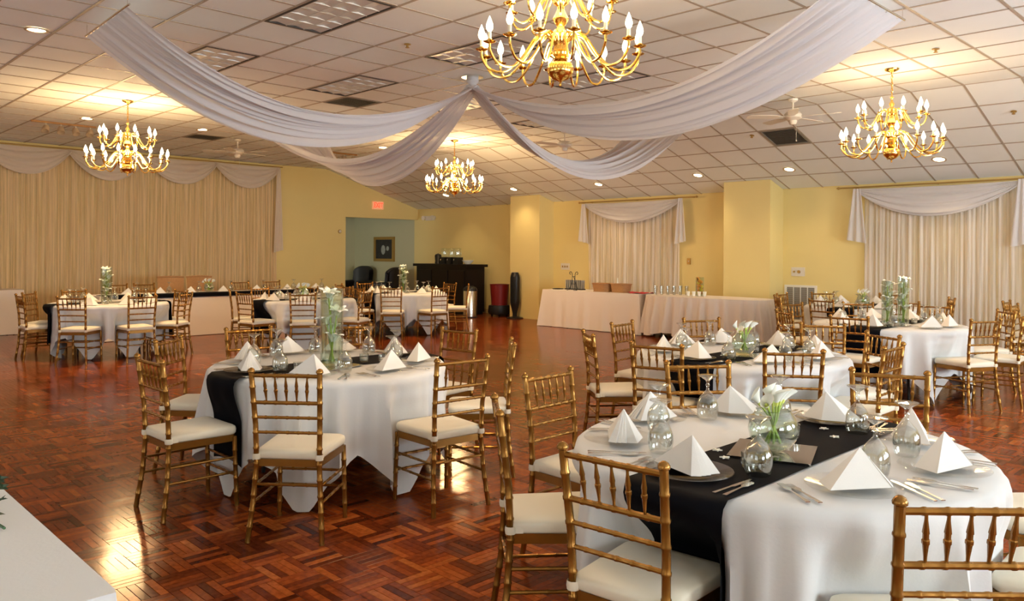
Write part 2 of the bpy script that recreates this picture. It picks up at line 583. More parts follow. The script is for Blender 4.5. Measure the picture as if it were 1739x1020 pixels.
for k, t in enumerate(tl):
    if not inroom(t): continue
    q = project(t[:3])
    if q and -25 < q[0] < W_PX + 25 and -20 < q[1] < 420:
        sc_t.append((q[2], k))
sc_t.sort()
big = set(k for _, k in sc_t[:300])
rest = MB()
for k, t in enumerate(tl):
    if k in big:
        put('ceiling_tile', tile_m, ceiling, t[:3], rot=(t[3], 0, 0))
    else:
        x0 = max(t[0] - T / 2 + BW * .9, XL); x1 = min(t[0] + T / 2 - BW * .9, XR)
        if x1 - x0 < 0.03: continue
        m4 = Matrix.Translation((0, t[1], t[2])) @ Matrix.Rotation(t[3], 4, 'X')
        y0 = -T / 2 + BW * .9
        if t[1] + y0 < YB: y0 = YB - t[1]
        rest.box(x0, y0, 0, x1, T / 2 - BW * .9, 0.014, m4)
tag(put('ceiling_tile_field', rest.mesh('ceiling_tile_field', 'ceiling_tile', False), ceiling), kind='stuff')

def cell(i, j):
    return ((i + 0.5) * T - OX, (j + 0.5) * T + OY)

# fluorescent troffers, switched off, with parabolic louvres
fx_frame = MB()
for a in ((-T + .012, -T / 2 + .012, T - .012, -T / 2 + .034), (-T + .012, T / 2 - .034, T - .012, T / 2 - .012), (-T + .012, -T / 2 + .034, -T + .034, T / 2 - .034), (T - .034, -T / 2 + .034, T - .012, T / 2 - .034)):
    fx_frame.box(a[0], a[1], -0.006, a[2], a[3], 0.022)
fx_frame_m = fx_frame.mesh('frame', 'fixture_frame', False)
fx_back_m = MB().box(-T + .03, -T / 2 + .03, 0.012, T - .03, T / 2 - .03, 0.024).mesh('reflector', 'fixture_back', False)
bl_long = MB().box(-T + .034, -0.006, -0.004, T - .034, 0.006, 0.012).mesh('louvre_blade', 'louver_metal', False)
bl_short = MB().box(-0.006, -T / 2 + .034, -0.003, 0.006, T / 2 - .034, 0.012).mesh('louvre_blade', 'louver_metal', False)
cellp = MB()
for a in range(6):
    for b in range(3):
        cx = -T + .034 + (a + .5) * (2 * T - .068) / 6; cy = -T / 2 + .034 + (b + .5) * (T - .068) / 3
        dx, dy = (2 * T - .068) / 12 - .007, (T - .068) / 6 - .007
        cellp.add([(cx - dx, cy - dy, -.002), (cx + dx, cy - dy, -.002), (cx + dx, cy + dy, -.002), (cx - dx, cy + dy, -.002), (cx - dx, cy, .011), (cx + dx, cy, .011)],
                  [(0, 4, 5, 1), (3, 2, 5, 4)])
fx_cell_m = cellp.mesh('parabolic_reflector', 'louver_metal', False)
FLAB = {(-3, 1): 'switched-off louvred ceiling light cut by the top edge, left of the big chandelier',
        (-7, 1): 'louvred ceiling light half covered by the left swag',
        (-3, 4): 'louvred ceiling light just left of the big chandelier arms',
        (-7, 4): 'louvred ceiling light above the dark square vent, left of the drape knot',
        (-3, 7): 'louvred ceiling light showing through the big chandelier arms',
        (-7, 7): 'louvred ceiling light directly behind the drape knot',
        (-3, 10): 'louvred ceiling light behind the upper edge of the right swag',
        (-7, 10): 'louvred ceiling light between the drape knot and the right swag',
        (-11, 1): 'louvred ceiling light hidden behind the wide end of the left swag',
        (-11, 4): 'louvred ceiling light above the lowest stretch of the left swag',
        (1, 1): 'louvred ceiling light above the camera', (1, 4): 'louvred ceiling light above the frontmost table'}
for (i, j) in FIX[:8]:
    cx, cy = (i + 1) * T - OX, (j + 0.5) * T + OY
    r = empty('ceiling_light', (cx, cy, ZC))
    tag(r, FLAB[(i, j)], 'ceiling light', 'louvred ceiling lights')
    put('frame', fx_frame_m, r); put('reflector', fx_back_m, r); put('parabolic_reflector', fx_cell_m, r)
    for k in (1, 2): put('louvre_blade', bl_long, r, (0, -T / 2 + .034 + k * (T - .068) / 3, 0))
    for k in range(1, 6): put('louvre_blade', bl_short, r, (-T + .034 + k * (2 * T - .068) / 6, 0, 0))
fill = MB()
for (i, j) in FIX[8:]:
    for d in (0, 1):
        cx, cy = cell(i + d, j)
        fill.box(cx - T / 2 + BW * .9, cy - T / 2 + BW * .9, ZC + .004, cx + T / 2 - BW * .9, cy + T / 2 - BW * .9, ZC + .018)
tag(put('ceiling_tile_field', fill.mesh('ceiling_tile_field', 'ceiling_tile', False), ceiling), kind='stuff')

# square vents
vf = MB()
for a in ((-.29, -.29, .29, -.262), (-.29, .262, .29, .29), (-.29, -.262, -.262, .262), (.262, -.262, .29, .262)):
    vf.box(a[0], a[1], -0.005, a[2], a[3], 0.016)
vf_m = vf.mesh('frame', 'vent_grey', False)
vb_m = MB().box(-.27, -.27, .010, .27, .27, .02).mesh('backing', 'vent_back', False)
sl = Matrix.Rotation(R(32), 4, 'X')
vs_m = MB().box(-.262, -.018, -.001, .262, .018, .001, sl).mesh('slat', 'vent_grey', False)
def vent(loc, rx, label):
    r = empty('ceiling_vent', loc)
    r.rotation_euler = (rx, 0, 0)
    tag(r, label, 'vent', 'square ceiling vents')
    put('frame', vf_m, r); put('backing', vb_m, r)
    for k in range(12): put('slat', vs_m, r, (0, -.24 + k * .0436, 0.002))
vent((*cell(-16, 5), ZC), 0, 'dark square ceiling vent above the far fan, behind the left chandelier')
vent((*cell(-8, 5), ZC), 0, 'dark square ceiling vent left of the drape knot')
sv = 1.5 * T
vent(((-2 + .5) * T - OX, YK + sv * math.cos(SL_A), ZC + sv * math.sin(SL_A)), SL_A, 'dark square vent in the sloping ceiling under the white fan')

# ------------------------------------------------------------------ recessed can lights
can_trim = MB().lathe([(.105, 0), (.105, -.006), (.082, -.008), (.074, 0.002)], 24).mesh('trim_ring', 'can_trim')
can_disc = MB().lathe([(.076, -.002), (.05, -.006), (.001, -.007)], 20).mesh('lens', 'can_glow')
CANS = [((-8.49, 2.03), 'glowing recessed light in the top left corner of the ceiling'),
        ((-13.64, 3.97), 'glowing recessed light just left of the left chandelier'),
        ((-13.43, 5.73), 'glowing recessed light just right of the left chandelier'),
        ((-13.08, 9.23), 'glowing recessed light under the left swag beside the second track light'),
        ((-15.39, 12.79), 'glowing recessed light just under the far chandelier'),
        ((-12.91, 12.74), 'glowing recessed light above the first pillar'),
        ((-10.47, 12.81), 'glowing recessed light above the left curtained window, below a swag'),
        ((-8.04, 12.73), 'glowing recessed light left of the second pillar top'),
        ((-6.28, 12.77), 'glowing recessed light right of the second pillar top'),
        ((-3.95, 12.81), 'glowing recessed light beside the right chandelier arms')]
for (x, y), lb in CANS:
    a = 0 if y < YK else SL_A
    r = empty('recessed_light', (x, y, ceil_z(y) - 0.004))
    r.rotation_euler = (a, 0, 0)
    tag(r, lb, 'recessed light', 'round recessed ceiling lights')
    put('trim_ring', can_trim, r); put('lens', can_disc, r)
    l = bpy.data.lights.new('recessed_lamp', 'SPOT')
    l.energy = 42; l.color = (1.0, 0.74, 0.42); l.spot_size = R(110); l.spot_blend = 0.9; l.shadow_soft_size = 0.07
    lo = bpy.data.objects.new('recessed_lamp', l)
    lo.location = (x, y, ceil_z(y) - 0.03)
    col.objects.link(lo)

# sprinkler heads
spr = MB().lathe([(.035, 0), (.035, -.006), (.012, -.010), (.012, -.03), (.022, -.034), (.022, -.037), (.001, -.038)], 12).mesh('sprinkler_head', 'gilt')
for (x, y), lb in (((-6.39, 4.80), 'small sprinkler head on the ceiling left of the big chandelier'),
                   ((-2.70, 8.64), 'small sprinkler head on the ceiling above the right chandelier'),
                   ((-6.23, 11.41), 'small sprinkler head left of the vent in the sloping ceiling'),
                   ((-2.69, 11.54), 'small sprinkler head in the sloping ceiling at the right edge')):
    o = put('sprinkler_head', spr, None, (x, y, ceil_z(y)))
    o.rotation_euler = (0 if y < YK else SL_A, 0, 0)
    tag(o, lb, 'sprinkler', 'ceiling sprinkler heads')

# ------------------------------------------------------------------ chandeliers
def spline(pts, n=5):
    """Catmull-Rom through pts"""
    out = []
    P = [Vector(p) for p in pts]
    for k in range(len(P) - 1):
        p0 = P[max(0, k - 1)]; p1 = P[k]; p2 = P[k + 1]; p3 = P[min(len(P) - 1, k + 2)]
        for i in range(n):
            t = i / n
            out.append(0.5 * ((2 * p1) + (p2 - p0) * t + (2 * p0 - 5 * p1 + 4 * p2 - p3) * t * t + (3 * p1 - p0 - 3 * p2 + p3) * t ** 3))
    out.append(P[-1])
    return out
lo_path = spline([(.05, 0, 2.86), (.10, 0, 2.905), (.17, 0, 2.875), (.26, 0, 2.745), (.36, 0, 2.655), (.46, 0, 2.665), (.515, 0, 2.735), (.52, 0, 2.785)])
up_path = spline([(.045, 0, 3.13), (.08, 0, 3.16), (.13, 0, 3.13), (.19, 0, 3.02), (.26, 0, 2.965), (.32, 0, 2.99), (.345, 0, 3.045), (.347, 0, 3.075)])
ch_lo = MB().tube(lo_path, .0085, 7).mesh('arm', 'brass')
ch_up = MB().tube(up_path, .0075, 7).mesh('arm', 'brass')
pan_m = MB().lathe([(.001, -.004), (.014, -.004), (.036, .004), (.042, .009), (.036, .007), (.015, .004), (.017, .022), (.013, .024)], 14).mesh('drip_pan', 'brass')
slv_m = MB().lathe([(.0115, .02), (.0115, .068), (.004, .070)], 10).mesh('candle_sleeve', 'candle_sleeve')
blb_m = MB().lathe([(.008, .068), (.018, .082), (.0225, .100), (.0195, .121), (.011, .145), (.003, .165), (.0005, .170)], 12).mesh('bulb', 'bulb_glow')
body_m = MB().lathe([(.001, 2.565), (.010, 2.572), (.006, 2.59), (.014, 2.60), (.05, 2.612), (.082, 2.645), (.090, 2.68), (.075, 2.715), (.045, 2.735), (.040, 2.75), (.075, 2.765), (.078, 2.78),
                    (.05, 2.80), (.044, 2.83), (.060, 2.86), (.066, 2.885), (.045, 2.91), (.032, 2.93), (.026, 2.96), (.045, 2.985), (.054, 3.01), (.036, 3.045), (.024, 3.07), (.024, 3.09), (.05, 3.11), (.052, 3.14), (.028, 3.16),
                    (.018, 3.19), (.030, 3.22), (.014, 3.25), (.012, 3.28), (.022, 3.295), (.010, 3.31), (.004, 3.315)], 20).mesh('baluster', 'brass')
can_m = MB().lathe([(.075, 3.611), (.072, 3.60), (.05, 3.588), (.015, 3.575), (.010, 3.56)], 20).mesh('ceiling_canopy', 'brass')
link = MB()
for k in range(7):
    zc = 3.333 + k * 0.037
    pth = [(0.011 * math.cos(t) * (1 if k % 2 else 0), 0.011 * math.cos(t) * (0 if k % 2 else 1), zc + 0.024 * math.sin(t)) for t in [2 * math.pi * q / 10 for q in range(11)]]
    link.tube(pth, .0032, 5, False)
link.tube([(0, 0, 3.305), (0, 0, 3.32)], .005, 6).tube([(0.004, 0.003, 3.31), (0.006, -.004, 3.44), (0.002, 0, 3.57)], .0028, 5)
link_m = link.mesh('chain', 'brass')
def chandelier(x, y, rz, power, label, dz=0.0):
    r = empty('chandelier', (x, y, dz), rz)
    tag(r, label, 'chandelier', 'brass candle chandeliers')
    put('baluster', body_m, r); put('ceiling_canopy', can_m, r, (0, 0, -dz)); put('chain', link_m, r, (0, 0, -dz * .5))
    for k in range(16):
        a = 2 * math.pi * k / 16
        arm = put('arm', ch_lo, r, (0, 0, 0), a)
        for nm, me in (('drip_pan', pan_m), ('candle_sleeve', slv_m), ('bulb', blb_m)):
            put(nm, me, arm, (.52, 0, 2.787))
    for k in range(10):
        a = 2 * math.pi * (k + .5) / 10
        arm = put('arm', ch_up, r, (0, 0, 0), a)
        for nm, me in (('drip_pan', pan_m), ('candle_sleeve', slv_m), ('bulb', blb_m)):
            put(nm, me, arm, (.347, 0, 3.077))
    for zz, p in ((2.74, 0.90), (3.10, 0.10)):
        l = bpy.data.lights.new('chandelier_glow', 'POINT')
        l.energy = power * p; l.color = WARM; l.shadow_soft_size = 0.22
        lo = bpy.data.objects.new('chandelier_glow', l)
        lo.location = (x, y, zz + dz)
        col.objects.link(lo)
chandelier(-3.49, 3.87, 0.1, 110, 'big near brass chandelier cut by the top edge', 0.06)
chandelier(-11.61, 3.90, 0.25, 250, 'brass candle chandelier hanging at the far left before the curtain swags')
chandelier(-3.34, 9.24, 0.05, 105, 'brass candle chandelier at the right beside the white ceiling fan')
chandelier(-11.25, 9.55, 0.4, 240, 'small-looking far brass chandelier below the swags, mid-room')

# ------------------------------------------------------------------ ceiling fans
fan_pole = MB().lathe([(.001, 0), (.065, -.002), (.06, -.03), (.02, -.05), (.011, -.055), (.011, -.17), (.02, -.175)], 16).mesh('downrod', 'white_plastic')
fan_hub = MB().lathe([(.02, -.17), (.09, -.18), (.115, -.21), (.115, -.255), (.07, -.285), (.05, -.29), (.055, -.31), (.04, -.345), (.001, -.355)], 20).mesh('motor_housing', 'white_plastic')
bm_ = MB().prism([(.10, -.022), (.17, -.03), (.24, -.062), (.58, -.068), (.61, -.045), (.61, .045), (.58, .068), (.24, .062), (.17, .03), (.10, .022)], -.003, .003)
fan_blade = bm_.mesh('blade', 'white_plastic', False)
pull_m = MB().tube([(.045, 0, -.33), (.045, 0, -.55)], .0018, 5).lathe([(.001, -.575), (.008, -.57), (.008, -.555), (.001, -.548)], 8, (.045, 0, 0)).mesh('pull_chain', 'white_plastic')
for x, y, a, lb in ((-4.92, 10.10, 0.15, 'white ceiling fan between the right swag and the right chandelier'),
                    (-14.1, 6.68, 0.5, 'distant ceiling fan in front of the curtain swags, under a vent'),
                    (-9.0, 10.1, 0.8, 'ceiling fan mostly hidden between the two right-hand swags')):
    r = empty('ceiling_fan', (x, y, ZC), a)
    tag(r, lb, 'ceiling fan', 'ceiling fans')
    put('downrod', fan_pole, r); put('motor_housing', fan_hub, r); put('pull_chain', pull_m, r)
    for k in range(5):
        put('blade', fan_blade, r, (0, 0, -.245), rot=(R(10), 0, 2 * math.pi * k / 5))

# ------------------------------------------------------------------ track lights
trk = MB().box(-.018, -.48, -.03, .018, .48, 0).mesh('track', 'gold_dark', False)
hd = MB()
hd.tube([(0, 0, -.03), (0, 0, -.08)], .008, 6)
hd_m = hd.mesh('stem', 'white_plastic')
sh = MB().lathe([(.018, .075), (.035, .06), (.05, .02), (.058, -.05), (.054, -.05), (.045, .015), (.001, .05)], 14)
sh_m = sh.mesh('lamp_head', 'can_trim')
for x, y, lb, lit in ((-14.43, 3.86, 'ceiling track with four spotlights, left of the left chandelier', True),
                 (-14.42, 9.02, 'ceiling track with spotlights seen past the left swags', False)):
    r = empty('track_light', (x, y, ZC))
    tag(r, lb, 'track light', 'spotlight tracks')
    put('track', trk, r)
    for k in range(4):
        st = put('stem', hd_m, r, (0, -.27 + .22 * k, 0))
        put('lamp_head', sh_m, st, (0, 0, -.12), rot=(R(-18 + 12 * (k % 3)), R(-30), 0))

# ------------------------------------------------------------------ ceiling drapes
KN = Vector((-7.03, 6.24, 3.50))
def swag(end_a, end_b, sag, low_a, low_b, seed, label, wmid=0.55):
    """sheer gathered from the rod end_a..end_b to the knot; the a edge hangs low_a lower, the b edge low_b"""
    rg = random.Random(seed)
    ph = [rg.uniform(0, 6.28) for _ in range(8)]
    A, B = Vector(end_a), Vector(end_b)
    d = (B - A).normalized()
    mb = MB()
    def fn(u, v):
        e = A.lerp(B, v)
        k = KN + d * (v - .5) * 0.20
        w = 1 - u
        squeeze = 1 - 0.35 * math.sin(math.pi * min(1, u * 1.0)) ** 1.0
        mid = A.lerp(B, .5)
        e2 = mid + (e - mid) * (squeeze if u < 1 else 1)
        p = e2.lerp(k, u)
        par = 4 * u * (1 - u)
        edge = low_a * (1 - v) ** 1.6 + low_b * v ** 1.6
        fold = (0.030 * math.sin(v * 34 + ph[0] + 1.3 * u) + 0.026 * math.sin(v * 61 + ph[1] - 2 * u) + 0.020 * math.sin(v * 103 + ph[2] + u)) * (0.25 + 0.75 * min(1, par * 1.4))
        p.z = p.z - sag * par - edge * par + fold * (1 - 0.3 * u)
        return p
    mb.grid(fn, 48, 150)
    # rolled hem edges
    r = empty('ceiling_drape', (KN.x, KN.y, ZC))
    me_ = mb.mesh('fabric', 'drape_sheer')
    for vv in me_.vertices: vv.co -= Vector((KN.x, KN.y, ZC))
    put('fabric', me_, r)
    rod = MB().tube([A - d * .05 + Vector((0, 0, .012)), B + d * .05 + Vector((0, 0, .012))], .009, 8)
    for q in (A, B):
        rod.tube([q + Vector((0, 0, .012)), (q.x, q.y, ZC - .001)], .0022, 5)
    rm = rod.mesh('hanging_rod', 'steel')
    for vv in rm.vertices: vv.co -= Vector((KN.x, KN.y, ZC))
    put('hanging_rod', rm, r)
    tag(r, label, 'drape', 'sheer ceiling swags meeting at the knot')
    return r
ZR = 3.50
swag((-7.95, 2.31, ZR), (-6.75, 2.26, ZR), 0.60, 0.26, 0.0, 1, 'sheer white ceiling swag reaching to the upper left corner')
swag((-2.44, 5.72, ZR), (-2.44, 6.98, ZR), 0.52, 0.02, 0.30, 2, 'sheer white ceiling swag reaching to the upper right')
swag((-11.6, 7.0, ZR), (-11.6, 5.7, ZR), 0.70, 0.32, 0.04, 3, 'sheer ceiling swag sagging toward the exit sign wall')
swag((-6.55, 10.3, ZR), (-7.85, 10.3, ZR), 0.68, 0.26, 0.02, 4, 'sheer ceiling swag sagging toward the left curtained window')
kn = MB().lathe([(.07, .11), (.075, .06), (.045, .02), (.06, -.03), (.035, -.06), (.001, -.07)], 18)
kn_r = empty('drape_ring', (KN.x, KN.y, KN.z))
tag(kn_r, 'gathered knot and hook where the four ceiling swags meet', 'drape knot')
put('gathered_cloth', kn.mesh('gathered_cloth', 'drape_sheer'), kn_r)
put('hook_plate', MB().lathe([(.13, .112), (.13, .105), (.001, .104)], 18).mesh('hook_plate', 'steel'), kn_r)

# ------------------------------------------------------------------ chairs
def bamboo(mb, path, r, step, seg=9, ring=1.18, rl=.005):
    """bamboo-turned pole: thin rings every step metres along the polyline"""
    P = [Vector(p) for p in path]
    L = [0]
    for a, b in zip(P, P[1:]): L.append(L[-1] + (b - a).length)
    def at(s):
        for k in range(len(P) - 1):
            if s <= L[k + 1] or k == len(P) - 2:
                return P[k].lerp(P[k + 1], (s - L[k]) / (L[k + 1] - L[k]))
    st = [(0, r)]
    n = max(1, int(round(L[-1] / step)))
    cuts = set()
    for k in range(1, n):
        s = L[-1] * k / n
        st += [(s - rl * 1.6, r), (s - rl * .6, r * ring), (s + rl * .6, r * ring), (s + rl * 1.6, r)]
    for l in L[1:-1]:
        if all(abs(l - q[0]) > rl * 2 for q in st): st.append((l, r))
    st.append((L[-1], r))
    st.sort()
    mb.tube([at(s) for s, _ in st], [q for _, q in st], seg)
CM = {}
for s in (-1, 1):
    m = MB()
    bamboo(m, [(s * .200, -.222, 0), (s * .182, -.192, .22), (s * .170, -.180, .42), (s * .174, -.188, .62), (s * .184, -.225, .90)], .0145, .085)
    m.lathe([(.012, .893), (.019, .898), (.020, .906), (.015, .915), (.006, .921), (.001, .922)], 9, (s * .184, -.225, 0))
    CM['post%d' % s] = m.mesh('back_post', 'gold_wood')
    m = MB()
    bamboo(m, [(s * .194, .218, 0), (s * .186, .205, .42)], .0135, .085)
    CM['leg%d' % s] = m.mesh('leg', 'gold_wood')
    m = MB().lathe([(.021, .432), (.023, .445), (.021, .462)], 10, (s * .170, -.180, 0))
    m.box(s * .170 - .010, -.172, .434, s * .170 + .010, -.13, .458)
    CM['tie%d' % s] = m.mesh('cushion_tie', 'ivory_fabric')
    for z in (.295, .205):
        m = MB()
        bamboo(m, [(s * .190, .212, z), (s * (.170 + .055 * (.42 - z)), -.183 - .07 * (.42 - z), z)], .0078, .075, 7)
        CM['side%d%d' % (s, int(z * 1000))] = m.mesh('stretcher', 'gold_wood')
for z in (.275, .185):
    m = MB(); bamboo(m, [(-.19, .211, z), (.19, .211, z)], .0078, .075, 7)
    CM['front%d' % int(z * 1000)] = m.mesh('stretcher', 'gold_wood')
m = MB(); bamboo(m, [(-.177, -.187, .300), (.177, -.187, .300)], .0078, .075, 7)
CM['backst'] = m.mesh('stretcher', 'gold_wood')
def back_y(z): return -.180 - (.008 if z < .62 else 0) * (z - .42) / .2 - (0 if z < .62 else .008 + .037 * (z - .62) / .28)
def half_w(z): return .170 + .004 * min(1, (z - .42) / .2) + (0 if z < .62 else .010 * (z - .62) / .28)
RAILZ = (.880, .735, .655, .575)
for k, z in enumerate(RAILZ):
    m = MB(); bamboo(m, [(-half_w(z), back_y(z), z), (half_w(z), back_y(z), z)], .0105 if k < 2 else .0085, .062, 8)
    CM['rail%d' % k] = m.mesh('back_rail', 'gold_wood')
for k in range(5):
    x = -.112 + .056 * k
    a, b = Vector((x * .97, back_y(.735), .742)), Vector((x * 1.03, back_y(.88), .873))
    m = MB()
    m.tube([a.lerp(b, t) for t in (0, .12, .38, .40, .47, .49, .60, .62, .88, 1)], [.0045, .005, .0085, .0105, .0105, .0082, .0082, .0098, .005, .0045], 7)
    CM['spin%d' % k] = m.mesh('spindle', 'gold_wood')
def seat_outline(e):
    pts = []
    for x, y in ((-.172 - e, -.178 - e), (.172 + e, -.178 - e)): pts.append((x, y))
    for t in range(7):
        a = R(-10 + t * 100 / 6)
        pts.append((.150 + (.045 + e) * math.cos(a), .175 + (.045 + e) * math.sin(a)))
    for t in range(7):
        a = R(90 + t * 100 / 6)
        pts.append((-.150 + (.045 + e) * math.cos(a), .175 + (.045 + e) * math.sin(a)))
    return pts
CM['frame'] = MB().prism(seat_outline(0), .392, .432).mesh('seat_frame', 'gold_wood')
cu = MB()
lay = [(-.004, .432), (.006, .440), (.008, .462), (.003, .476), (-.012, .484), (-.06, .491), (-.12, .494)]
n0 = None
rings = []
for e, z in lay:
    o2 = seat_outline(0)
    cxm, cym = 0, 0.01
    ring = []
    for x, y in o2:
        l = math.hypot(x - cxm, y - cym)
        ring.append((cxm + (x - cxm) * (l + e) / l, cym + (y - cym) * (l + e) / l, z))
    rings.append(ring)
nn = len(rings[0])
for rr in rings: cu.v += rr
for k in range(len(rings) - 1):
    for i in range(nn):
        a = k * nn + i; b = k * nn + (i + 1) % nn
        cu.f.append((a, b, b + nn, a + nn))
cu.f.append(tuple((len(rings) - 1) * nn + i for i in range(nn)))
cu.f.append(tuple(reversed(range(nn))))
CM['cushion'] = cu.mesh('cushion', 'ivory_fabric', True, 60)

def chair(x, y, facing, label, group):
    """facing: world angle of the seat front; (x, y) below the seat centre"""
    r = empty('chiavari_chair', (x, y, 0), R(facing - 90))
    tag(r, label, 'chair', group)
    for s in (-1, 1):
        p = put('back_post', CM['post%d' % s], r)
        put('cushion_tie', CM['tie%d' % s], p)
        put('leg', CM['leg%d' % s], r)
        put('stretcher', CM['side%d295' % s], r); put('stretcher', CM['side%d204' % s] if 'side%d204' % s in CM else CM['side%d205' % s], r)
    for z in ('front275', 'front185', 'backst'): put('stretcher', CM[z], r)
    for k in range(4): put('back_rail', CM['rail%d' % k], r)
    for k in range(5): put('spindle', CM['spin%d' % k], r)
    put('seat_frame', CM['frame'], r); put('cushion', CM['cushion'], r)
    return r

# ------------------------------------------------------------------ round tables
RT, HT = 0.80, 0.755
SIDES = ['near side', 'near right side', 'right side', 'far right side', 'far side', 'far left side', 'left side', 'near left side']
def side_of(angle, used):
    """which side of its table (seen from the camera) an angle lies on, unused ones first"""
    b = ((angle + 45) % 360) / 45.0
    order = sorted(range(8), key=lambda k: min(abs(b - k), 8 - abs(b - k)))
    for k in order:
        if k not in used:
            used.add(k)
            return SIDES[k]
    return SIDES[order[0]]

TABLES = {
 'front': dict(c=(-1.53, 2.99), name='the frontmost round table', kind='bowl', phi=12, detail=2, R=.79, off=(.06, -.12), rx=.06,
    chairs=[(-1.53, 1.94, 96), (-2.37, 2.25, 50), (-2.83, 3.06, 2), (-2.50, 3.97, -38), (-1.61, 4.44, -66), (-0.69, 4.08, -128), (-0.31, 3.16, 182), (-0.61, 2.25, 135)]),
 'lily': dict(c=(-4.79, 2.95), name='the nearest tall-vase table', kind='vase', phi=3, detail=2, R=.79, off=(.18, -.10), rx=.06,
    chairs=[(-3.78, 2.06, 131), (-4.74, 1.72, 91), (-5.73, 2.21, 42), (-6.11, 3.00, -6), (-5.83, 3.77, -32), (-4.91, 4.23, -82), (-3.54, 3.08, 175), (-3.98, 3.93, 229)]),
 'second': dict(c=(-3.14, 5.60), name='the table right behind the frontmost', kind='bowl', phi=20, detail=2, R=.79, off=(.11, -.15), rx=.06,
    chairs=[(-4.01, 4.79, 52), (-4.43, 5.77, 7), (-3.19, 4.54, 104), (-2.38, 4.92, 128), (-4.17, 6.68, -32), (-3.12, 7.01, -62), (-2.40, 6.48, -120), (-2.04, 5.71, 181)]),
 'right': dict(c=(-3.35, 9.22), name='the right-hand tall-vase table', kind='vase2', phi=8, detail=1, R=.79, ring=1.33, rc=(-3.41, 9.39), off=(.12, -.16),
    angs=[-86, -30, 4, 45, 87, 126, 168, -122]),
 'window': dict(c=(-4.75, 12.0), name='the table by the right window', kind='bowl', phi=30, detail=1, R=.80, ring=1.24,
    angs=[-178, -138, -93, -43, 35, 91, 140]),
 'farleft': dict(c=(-12.46, 3.94), name='the far left vase table', kind='vase', phi=5, detail=0, R=.80, ring=1.13,
    angs=[-95, -130, -172, -41, 4, 136, 98, 46]),
 'middle': dict(c=(-11.5, 6.6), name='the vase-less far table', kind='bowl', phi=15, detail=0, R=.80, ring=1.15,
    angs=[-120, -80, -170, -31, 148, 25, 100]),
 'bar': dict(c=(-12.25, 9.15), name='the vase table by the bar', kind='vase', phi=0, detail=0, R=.80, ring=1.25,
    angs=[-178, -135, -90, -47, -5, 95, 55]),
}

def cloth_fn(Rr, phi, seed):
    rg = random.Random(seed)
    pa, pb, pc = [rg.uniform(0, 6.28) for _ in range(3)]
    h = 1.15
    def hem(th):
        best = 0
        for q in (0, 45):
            a = (th - R(phi + q)) % (math.pi / 2)
            a = min(a, math.pi / 2 - a)              # angle from the middle of a side... 0..45deg
            L = h / math.cos(a)
            best = max(best, L)
        return best
    def fn(u, v):
        th = 2 * math.pi * u
        if v < 0.30:
            r = Rr * (0.02 + 0.98 * v / 0.30)
            return (r * math.cos(th), r * math.sin(th), HT + 0.006)
        t = (v - 0.30) / 0.70
        drop = (hem(th) - Rr) * t
        z = HT + 0.006 - drop
        ext = 0
        if z < 0.012:
            ext = 0.012 - z
            z = 0.012 + 0.004 * math.sin(9 * th)
        f = (0.5 + 0.5 * math.sin(8 * (th - R(phi)) + math.pi / 2))
        depth = min(drop, 0.75)
        fold = 0.034 * math.sin(19 * th + pa) + 0.018 * math.sin(31 * th + pb) + 0.012 * math.sin(47 * th + pc)
        r = Rr + 0.012 * min(1, drop / .03) + fold * min(1, depth / 0.35) + 0.10 * f * depth + ext * 0.25
        if abs(r * math.cos(th) - .05) < .26:            # lies flat under the runner
            k = 1 - max(0, (abs(r * math.cos(th) - .05) - .20) / .06)
            r = r + (min(r, Rr + .014 + .02 * depth) - r) * k
        return (r * math.cos(th), r * math.sin(th), z)
    return fn

def sm(a, b, x):
    t = min(1, max(0, (x - a) / (b - a)))
    return t * t * (3 - 2 * t)
def dented(fn, seats, cx, cy, gap):
    """hanging cloth gives way where a chair seat is pushed against it"""
    def g(u, v):
        x, y, z = fn(u, v)
        if z > HT - .01:
            return (x, y, z)
        wz = 1 - sm(.47, .72, z)
        for ox, oy, fa, th in seats:
            fx, fy = math.cos(R(fa)), math.sin(R(fa))
            dx, dy = x + cx - ox, y + cy - oy
            f = dx * fx + dy * fy
            l = -dx * fy + dy * fx
            if -.35 < f < .238 + gap and abs(l) < .48:
                k = (.238 + gap - f) * (1 - sm(.20, .27, abs(l))) * wz
                x += fx * k
                y += fy * k
        return (x, y, z)
    return g

def runner_mesh(Rr, seats, cx, cy, gap):
    """black satin strip across the table top and down both sides"""
    w = 0.19
    m = MB()
    rg = random.Random(int(Rr * 1000))
    p1 = rg.uniform(0, 6)
    def fn(u, v):
        x = -w + 2 * w * v
        s = (u - .5) * 2 * (Rr + 0.55)
        edge = math.sqrt(max(0, (Rr + .02) ** 2 - x * x))
        sg = 1 if s > 0 else -1
        a = abs(s)
        if a <= edge:
            return (x, s, HT + 0.0105 + 0.0012 * math.sin(x * 40 + p1) * math.sin(s * 9))
        d = a - edge
        k = min(1, d / 0.03)
        return (x * (1 - .04 * d), sg * (edge + 0.028 * k + 0.05 * d + 0.012 * math.sin(x * 34 + p1) * min(1, d / .3)), HT + 0.0105 - d * (0.98 if d > .02 else 0.6))
    m.grid(dented(fn, seats, cx, cy, gap), 96, 14)
    return m

